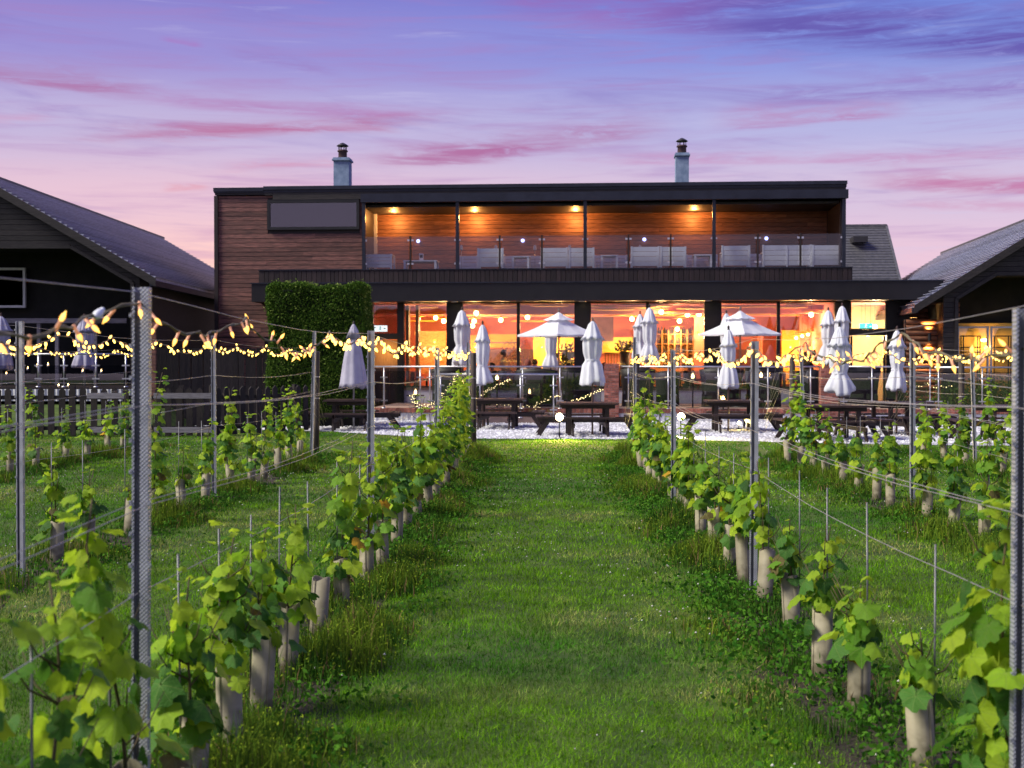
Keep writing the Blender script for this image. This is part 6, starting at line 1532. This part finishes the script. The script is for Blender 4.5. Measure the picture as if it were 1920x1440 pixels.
VN = {
 'left inner': [(2.72, 1.2, 40), (3.35, 1.04, 38), (3.85, 1.22, 42), (4.55, .86, 38), (5.15, .92, 40), (5.75, .88, 46), (6.5, .9, 30), (7.4, 0, 0), (8.25, 1.12, 50), (9.15, .95, 34), (10.1, 1.02, 46), (11.2, 1.08, 46), (12.2, 1.0, 54), (13.2, 1.28, 36), (14.1, 1.08, 52), (15.0, 1.12, 56), (15.9, 1.2, 60), (16.8, 1.18, 60), (17.7, 1.32, 64), (18.6, 1.4, 64), (19.5, 1.45, 66), (20.4, 1.45, 66), (21.1, 1.5, 64)],
 'right inner': [(4.12, 1.2, 70), (5.0, .58, 14), (5.95, .60, 20), (6.6, .80, 24), (7.65, .70, 14), (8.5, .98, 26), (9.3, .98, 40), (10.0, .85, 24), (10.9, .82, 24), (11.9, .88, 26), (12.8, .98, 48), (13.7, 1.02, 52), (14.6, .98, 52), (15.5, 1.02, 46), (16.4, 1.12, 52), (17.4, 1.52, 40), (18.3, 1.18, 46), (19.2, 1.05, 40), (20.1, 1.08, 40)],
 'left outer': [(10.1, .82, 26), (10.9, .72, 22), (11.9, .5, 4), (12.8, 1.54, 44), (13.7, .75, 16), (14.7, .99, 28), (16.0, 1.32, 46), (16.9, .98, 30), (17.7, 1.17, 32), (18.6, .93, 24), (19.5, 1.17, 30), (20.4, 1.22, 30)],
 'right outer': [(9.7, 1.0, 44), (10.6, 1.02, 46), (11.5, .97, 40), (12.4, 1.02, 46), (13.2, 1.12, 50), (14.5, .97, 30), (15.2, .82, 20), (16.0, .82, 20), (16.9, .82, 22), (17.8, 1.02, 30), (18.7, 1.05, 34), (19.6, 1.32, 50), (20.6, 1.5, 40)],
 'far left': [(18.2, 1.0, 36), (19.2, 1.24, 38), (20.3, .92, 30), (21.3, .80, 20), (22.4, .95, 26), (23.2, 1.1, 40)],
 'far right': [(16.6, 1.1, 40), (17.5, 1.2, 44), (18.4, 1.2, 44), (19.2, 1.42, 44), (20.2, 1.1, 36), (21.2, 1.0, 30), (22.2, 1.0, 30)]}
NTH = 'first second third fourth fifth sixth seventh eighth ninth tenth eleventh twelfth thirteenth fourteenth fifteenth sixteenth seventeenth eighteenth nineteenth twentieth twenty-first twenty-second twenty-third'.split()
sd = 100
for nm, L_ in VN.items():
    for i, (y, h, n) in enumerate(L_):
        sd += 1
        look = 'bare stake and empty tube' if n == 0 else ('tiny, barely sprouting vine' if n < 10 else 'short sparse vine' if n < 26 and h < .9 else 'tall leafy vine with a pale tip' if h > 1.25 else 'bushy dark vine' if n > 45 else 'medium leafy vine')
        lab = f'{look}, {NTH[i]} from the camera in the {nm} row' if n else f'{look}, {NTH[i]} place from the camera in the {nm} row'
        joined = (y > 17.0)
        vine(nm, ROWS[nm]['x'], y, max(h, .5), n, lab, sd, stub=(n == 0), young=.30 if y > 13 and 'left' in nm else .22, joined=joined)
# light strings ------------------------------------------------------
def bulb_mesh(r0, ln, mt='bulb', sk=.58):
    m = MB(); m.lathe([(.001, 0), (r0 * .7, .003), (r0 * .6, ln * (sk - .08)), (r0 * .8, ln * sk)], 8); m.m = 1
    m.lathe([(r0 * .8, ln * sk), (r0, ln * (sk + .14)), (r0 * .8, ln * .86), (r0 * .35, ln * .98), (.001, ln * 1.08)], 8)
    return m.mesh('bulb', K['socket'], K[mt])
bn, bf = bulb_mesh(.0074, .058), bulb_mesh(.0112, .044, 'bulb_far', .28)
def strand(nm, label, y0, y1, sp=.095, x_off=0.0, dz=0.0, seed=1, loop=.09):
    r_ = random.Random(seed); row = ROWS[nm]; X = row['x']; th = row['th'] + dz
    t_ = empty('string_lights', (X + x_off, y0, 0), 0, label, 'string lights', 'light strings along the vine rows')
    sup = []; y = 4.0
    while y > y0: y -= 1.0
    while y < y1 + 2: sup.append(y); y += r_.uniform(1.15, 2.0)
    if y0 < 4: sup = [y0 - .6, 1.7, 4.02, 5.5] + [s for s in sup if s > 6.6] if nm == 'left inner' else sup
    def cable(y):
        for a_, b_ in zip(sup, sup[1:]):
            if a_ <= y <= b_: f = (y - a_) / (b_ - a_); return th - loop * math.sin(math.pi * f) * (b_ - a_) / 1.5
        return th
    pts = []; y = y0
    while y < y1: pts.append(Vector((.018 * math.sin(y * 9 + seed), y - y0, cable(y) + .008 * math.sin(y * 23)))); y += .07
    m = MB(); m.tube(pts, .0036, 4); m.tube([p + Vector((.006 * math.cos(i * 1.3), 0, .006 * math.sin(i * 1.3))) for i, p in enumerate(pts)], .0028, 4); m.build('cable', K['cable'], t_)
    y = y0 + .05; c = 0
    while y < y1 and c < 300:
        p = Vector((.018 * math.sin(y * 9 + seed), y - y0, cable(y))); dr = r_.choice((-1, -1, -1, 1))
        d = Vector((r_.uniform(-.8, .8), r_.uniform(-.7, .7), dr * r_.uniform(.5, 1))).normalized()
        q = d.to_track_quat('Z', 'Y').to_matrix().to_4x4(); o = link('bulb', bn if y < 7.5 else bf, t_, Matrix.Translation(p) @ q)
        c += 1; y += sp * r_.uniform(.6, 1.5) * (1.5 if y < 7 else 1.0)
strand('left inner', 'warm light string hung along the left inner vine row, nearest at the left edge', 0.6, 21.6, seed=3)
strand('right inner', 'warm light string hung along the right inner vine row, reaching the right edge', 0.6, 21.3, seed=5, dz=-.02)
strand('left outer', 'warm light string hung along the left outer vine row', 4.0, 21.4, seed=8, sp=.10, dz=-.02)
strand('right outer', 'warm light string hung along the right outer vine row', 5.0, 21.6, seed=9, sp=.10)
strand('far left', 'warm light string on the far left vine row', 15.2, 24.0, seed=12, sp=.11, dz=-.02)
strand('far right', 'warm light string on the far right vine row', 14.6, 23.0, seed=13, sp=.11)
# clear cable connector tied near the first left post
m = MB(); m.lathe([(.003, 0), (.011, .008), (.0135, .024), (.0125, .044), (.006, .056), (.009, .068), (.003, .076)], 10); o = m.build('cable_connector', K['white_paint'], None, Matrix.Translation((-1.31, 3.70, 1.738)) @ Matrix.Rotation(R(-70), 4, 'X')); tag(o, 'whitish plastic cable connector on the light string just left of the nearest post', 'connector')

# ================================================================== GROUND
gm = surf('lawn soil', c4(.025, .055, .006), c4(.075, .12, .015), 3.0, rough=.95, bump=.6, bscale=30, c3=c4(.05, .085, .01), coord='Object')
m = MB(); m.add([(-600, -60, 0), (600, -60, 0), (600, 900, 0), (-600, 900, 0)], [(0, 1, 2, 3)]); o = m.build('lawn_ground', gm); tag(o, kind='structure')
so_m = surf('bare soil', c4(.020, .015, .010), c4(.06, .045, .03), 6, rough=1, bump=1.0, bscale=25, bdist=.03)
for nm, r_ in ROWS.items():
    vs = []; n = 60; ya, yb = r_['y0'] - 1.5, r_['y1'] + .5
    for k in range(n + 1):
        y = ya + (yb - ya) * k / n; w1 = .30 + .07 * math.sin(k * 1.7) + .05 * math.sin(k * 3.1 + 1); w2 = .30 + .07 * math.sin(k * 1.3 + 2) + .05 * math.cos(k * 2.7); vs += [(r_['x'] - w1, y, .004), (r_['x'] + w2, y, .004)]
    m = MB(); m.add(vs, [(2 * k, 2 * k + 1, 2 * k + 3, 2 * k + 2) for k in range(n)]); o = m.build('soil_strip', so_m); tag(o, kind='structure')
bank = BANK.build('grass_bank', gm); tag(bank, kind='structure')
# gravel bed
grav_m = surf('pale gravel bed', c4(.16, .15, .17), c4(.58, .57, .64), 22, rough=.95, bump=.8, bscale=40, lo=.3, hi=.6)
edge = [(-60, 800), (300, 803), (480, 806), (620, 810), (760, 818), (900, 823), (1180, 824), (1450, 829), (1600, 833), (1980, 838)]
ep = [G(*e) for e in edge]
for i in range(3): ep[i].y = 31.0 - i * .0
poly = [(p.x, p.y) for p in ep] + [(ep[-1].x + 3, 36.5), (ep[0].x - 2, 38)]
m = MB(); m.add([(x, y, .008) for x, y in poly], [tuple(range(len(poly)))]); o = m.build('gravel_bed', grav_m); tag(o, kind='structure')
ex = np.array([p.x for p in ep]); ey = np.array([p.y for p in ep])
def front(x): return np.interp(x, ex, ey)
rg = np.random.default_rng(2)
def vnoise(x, y, s, seed):
    r2 = np.random.default_rng(seed); T_ = r2.random((256, 256)); fx, fy = x / s, y / s; ix, iy = np.floor(fx).astype(int), np.floor(fy).astype(int); tx, ty = fx - ix, fy - iy
    tx = tx * tx * (3 - 2 * tx); ty = ty * ty * (3 - 2 * ty); g = lambda a, b: T_[a % 256, b % 256]
    return (g(ix, iy) * (1 - tx) + g(ix + 1, iy) * tx) * (1 - ty) + (g(ix, iy + 1) * (1 - tx) + g(ix + 1, iy + 1) * tx) * ty
n = 26000; x = rg.uniform(-14, 12, n); y = 26 + 10.5 * rg.random(n); k = (y > front(x) - .08 + .25 * vnoise(x, y, .4, 4) - .12) & ~((x < -5) & (y < 30.9)) & ~((x < -9) & (y > 28)); x, y = x[k], y[k]; n = len(x)
s = rg.uniform(.014, .04, n); oc = np.array([(1, 0, 0), (0, 1, 0), (-1, 0, 0), (0, -1, 0), (0, 0, 1)], float)
J = oc[None] * s[:, None, None] * rg.uniform(.6, 1.3, (n, 5, 1)); J[:, :, 2] *= .8
V = J + np.c_[x, y, np.full(n, .010)][:, None]; F = np.array([(0, 1, 4), (1, 2, 4), (2, 3, 4), (3, 0, 4)])
F = (F[None] + 5 * np.arange(n)[:, None, None]).reshape(-1)
c = rg.uniform(.5, 1.1, n)[:, None] * np.array([(.80, .79, .84)]); C = np.repeat(np.c_[c, np.ones(n)], 5, 0)
o = rawmesh('gravel', V.reshape(-1, 3), F, 3, C, None, 'stone'); tag(o, 'loose pale gravel stones before the terrace', 'gravel')
# grass blades
def rowdist(x): return np.min(np.abs(x[:, None] - np.array([r['x'] for r in ROWS.values()])[None]), 1)
def blades(name, x, y, h, w, c, lean=.45, parent=None, seed=1, two=False):
    rg = np.random.default_rng(seed); n = len(x); a = rg.uniform(0, np.pi * 2, n); b = rg.uniform(0, np.pi * 2, n); l = np.abs(rg.normal(0, lean, n))
    dx, dy = np.cos(a) * w / 2, np.sin(a) * w / 2; lx, ly = np.cos(b) * h * l, np.sin(b) * h * l
    z = np.zeros(n)
    if two:
        V = np.stack([np.c_[x - dx, y - dy, z], np.c_[x + dx, y + dy, z], np.c_[x + dx * .8 + lx * .35, y + dy * .8 + ly * .35, h * .6], np.c_[x - dx * .8 + lx * .35, y - dy * .8 + ly * .35, h * .6], np.c_[x + lx, y + ly, h * (1 - .3 * np.minimum(l, 1))]], 1)
        nv = 5; tri = np.array([(0, 1, 2), (0, 2, 3), (3, 2, 4)])
    else:
        V = np.stack([np.c_[x - dx, y - dy, z], np.c_[x + dx, y + dy, z], np.c_[x + lx, y + ly, h * (1 - .3 * np.minimum(l, 1))]], 1); nv = 3; tri = np.array([(0, 1, 2)])
    F = (tri[None] + nv * np.arange(n)[:, None, None]).reshape(-1)
    C = np.repeat(np.c_[c, np.ones(n)], nv, 0)
    return rawmesh(name, V.reshape(-1, 3), F, 3, C, parent, 'blade')
GR1, GR2, DRY, LUSH = np.array((.06, .195, .004)), np.array((.21, .41, .012)), np.array((.50, .47, .15)), np.array((.033, .17, .010))
def tone(x, y, rg):
    n = len(x); p1 = vnoise(x + 50, y, .9, 1) * .6 + vnoise(x + 50, y, .28, 2) * .4; p2 = vnoise(x + 90, y, 1.7, 3); t_ = rg.random(n)
    c = GR1 * (1 - t_)[:, None] + GR2 * t_[:, None]
    lf = np.clip((-x - 1.5) / 6, 0, .35) + .22 * (np.exp(-((x + .72) / .17) ** 2) + np.exp(-((x - .86) / .17) ** 2)) * (vnoise(x * 2, y, 1.3, 31) > .35)
    dry = np.clip((p1 - .52) * 3 + lf + .05, 0, .95) * (rg.random(n) < (.35 + .3 * p1)); c = c * (1 - dry)[:, None] + DRY * dry[:, None] * rg.uniform(.6, 1.2, n)[:, None]
    lu = np.clip((p2 - .5) * 2, 0, .8); c = c * (1 - lu)[:, None] + (LUSH * lu[:, None]); return c * (rg.uniform(.5, 1.5, n) * (.6 + .8 * vnoise(x + 11, y, .13, 6)))[:, None]
X, Yy, Hh, Ww, Cc = [], [], [], [], []
for (ya, yb, dens, bw) in ((4.0, 6.5, 8200, .0032), (6.5, 10, 4600, .0044), (10, 15, 2100, .0068), (15, 21, 1000, .011), (21, 31, 520, .016)):
    xw = lambda yy: yy * .46 + .8
    n = int(dens * (yb - ya) * 2 * xw(yb)); y = rg.uniform(ya, yb, n); x = rg.uniform(-1, 1, n) * xw(yb) - .03 * y
    k = (np.abs(x + .02 * y) < xw(y)) & ((y < front(x) + .02)); rdst = rowdist(x); inrow = (y < 25)
    k &= ~((rdst < .24) & inrow & (rg.random(n) < .8)); x, y = x[k], y[k]; n = len(x)
    X.append(x); Yy.append(y); Hh.append(rg.uniform(.014, .036, n) * (.7 + .9 * vnoise(x, y, .35, 9))); Ww.append(bw * rg.uniform(.7, 1.3, n)); Cc.append(tone(x, y, rg))
X, Yy, Hh, Ww, Cc = map(np.concatenate, (X, Yy, Hh, Ww, Cc)); print('blades', len(X))
o = blades('grass', X, Yy, Hh, Ww, Cc, .8, None, 5); tag(o, 'short mown green grass with dry straw patches', 'grass')
# weeds and taller grass under the rows
WX, WY, WH_, WW, WC = [], [], [], [], []; QX = []; FX = []
for i, (nm, r_) in enumerate(ROWS.items()):
    L_ = r_['y1'] - r_['y0'] + 1.6; n = int(L_ * (2600 if 'inner' in nm else 1300)); y = r_['y0'] - .8 + rg.random(n) * L_; side = .06 if r_['x'] < 0 else -.06
    x = r_['x'] + side * 1.6 + rg.normal(0, .22, n); cl = vnoise(x * 1.5 + 7 * i, y, .75, 20 + i); cl2 = vnoise(x + 3 * i, y, .25, 40 + i); k = rg.random(n) < np.clip((cl * .7 + cl2 * .5 - .38) * 2.6, 0.02, 1); x, y, cl, cl2 = x[k], y[k], cl[k], cl2[k]; n = len(x)
    h = rg.uniform(.03, .12, n) + np.clip(cl - .5, 0, 1) * rg.uniform(.1, .7, n); h *= np.exp(-((x - r_['x'] - side) / .38) ** 2) * .7 + .3
    c = np.array((.05, .13, .015))[None] * rg.uniform(.5, 1.5, n)[:, None]; yl = (np.clip((cl - .52) * 4, 0, 1) * rg.uniform(.2, 1, n) * (vnoise(x, y, .18, 71) > .3))[:, None]; c = c * (1 - yl) + np.array((.19, .28, .02)) * yl * rg.uniform(.6, 1.3, n)[:, None]
    st = (rg.random(n) < .05 + .25 * (vnoise(x + 9, y, .3, 99) > .8)) ; c[st] = np.array((.26, .17, .08)) * rg.uniform(.5, 1.2, st.sum())[:, None]
    WX.append(x); WY.append(y); WH_.append(h); WW.append(.0022 + .0005 * y + rg.uniform(0, .0015, n)); WC.append(c)
    nq = int(L_ * (1500 if 'inner' in nm else 750)); yq = r_['y0'] - .8 + rg.random(nq) * L_; xq = r_['x'] + side * 1.5 + rg.normal(0, .26, nq); cq = vnoise(xq * 1.3 + 5 * i, yq, .5, 60 + i); k = rg.random(nq) < np.clip((cq - .35) * 3, 0, 1); xq, yq, cq = xq[k], yq[k], cq[k]
    ky = (cl > .5) & (rg.random(n) < .8); hx = h[ky] * rg.uniform(.35, 1.0, ky.sum()); FX.append(np.c_[x[ky] + rg.normal(0, .02, ky.sum()), y[ky] + rg.normal(0, .02, ky.sum()), hx])
    zq = rg.random(len(xq)) ** 1.5 * (.04 + .26 * np.clip(cq - .4, 0, 1)) + .01; QX.append(np.c_[xq, yq, zq])
o = blades('weeds', *map(np.concatenate, (WX, WY, WH_, WW, WC)), .35, None, 8, True); tag(o, 'tall weeds and wild grasses growing under the vine rows', 'weeds')
o = quads('weed_tips', np.concatenate(FX), rg, .0075, (.12, .22, .015), (.34, .44, .03), None); tag(o, 'fine yellow green leaflets on the tall weeds under the rows', 'weeds')
Q = np.concatenate(QX); o = quads('ground_cover', Q, rg, .017, (.02, .10, .008), (.10, .25, .02), None, upbias=1.5); tag(o, 'small leafed ground cover around the vine guards', 'ground cover')
# clover flowers
n = 5200; y = 4.2 + 23 * rg.random(n) ** .75; x = rg.uniform(-1, 1, n) * (y * .46 + .5); k = (y < front(x)) & (rg.random(n) < np.clip((vnoise(x + 20, y, 1.1, 77) - .35) * 2.2, 0, 1)); x, y = x[k], y[k]; n = len(x)
s = rg.uniform(.004, .0095, n); J = oc[None] * s[:, None, None]; V = J + np.c_[x, y, rg.uniform(.03, .06, n)][:, None]; F = np.array([(0, 1, 4), (1, 2, 4), (2, 3, 4), (3, 0, 4), (3, 2, 1), (3, 1, 0)]); F = (F[None] + 5 * np.arange(n)[:, None, None]).reshape(-1)
c = rg.uniform(.6, 1, n)[:, None] * np.array([(.75, .72, .66)]); o = rawmesh('clover_flowers', V.reshape(-1, 3), F, 3, np.repeat(np.c_[c, np.ones(n)], 5, 0), None, 'stone'); tag(o, 'tiny white clover flowers scattered over the lawn', 'flowers')
# distant tree belt behind the camera, mirrored in the window panes

rg = np.random.default_rng(44); n = 900; ang = np.radians(rg.uniform(85, 290, n)); dist = rg.uniform(170, 230, n); tx, ty = np.sin(ang) * dist, np.cos(ang) * dist; hh = rg.uniform(4, 9, n) + 3 * np.sin(ang * 9); rr = rg.uniform(2.5, 5, n)
V = []; 
for k in range(6): V.append(np.c_[tx + rr * np.cos(k * 1.047), ty + rr * np.sin(k * 1.047), np.full(n, 0.0)])
V.append(np.c_[tx, ty, hh]); V = np.stack(V, 1); F = np.array([(k, (k + 1) % 6, 6) for k in range(6)]); F = (F[None] + 7 * np.arange(n)[:, None, None]).reshape(-1)
o = rawmesh('far_wood', V.reshape(-1, 3), F, 3, np.tile(np.array([.02, .028, .018, 1.0]), (n * 7, 1)), None, 'blade'); tag(o, 'dark far conifer wood behind the viewpoint, mirrored in the panes', 'wood')
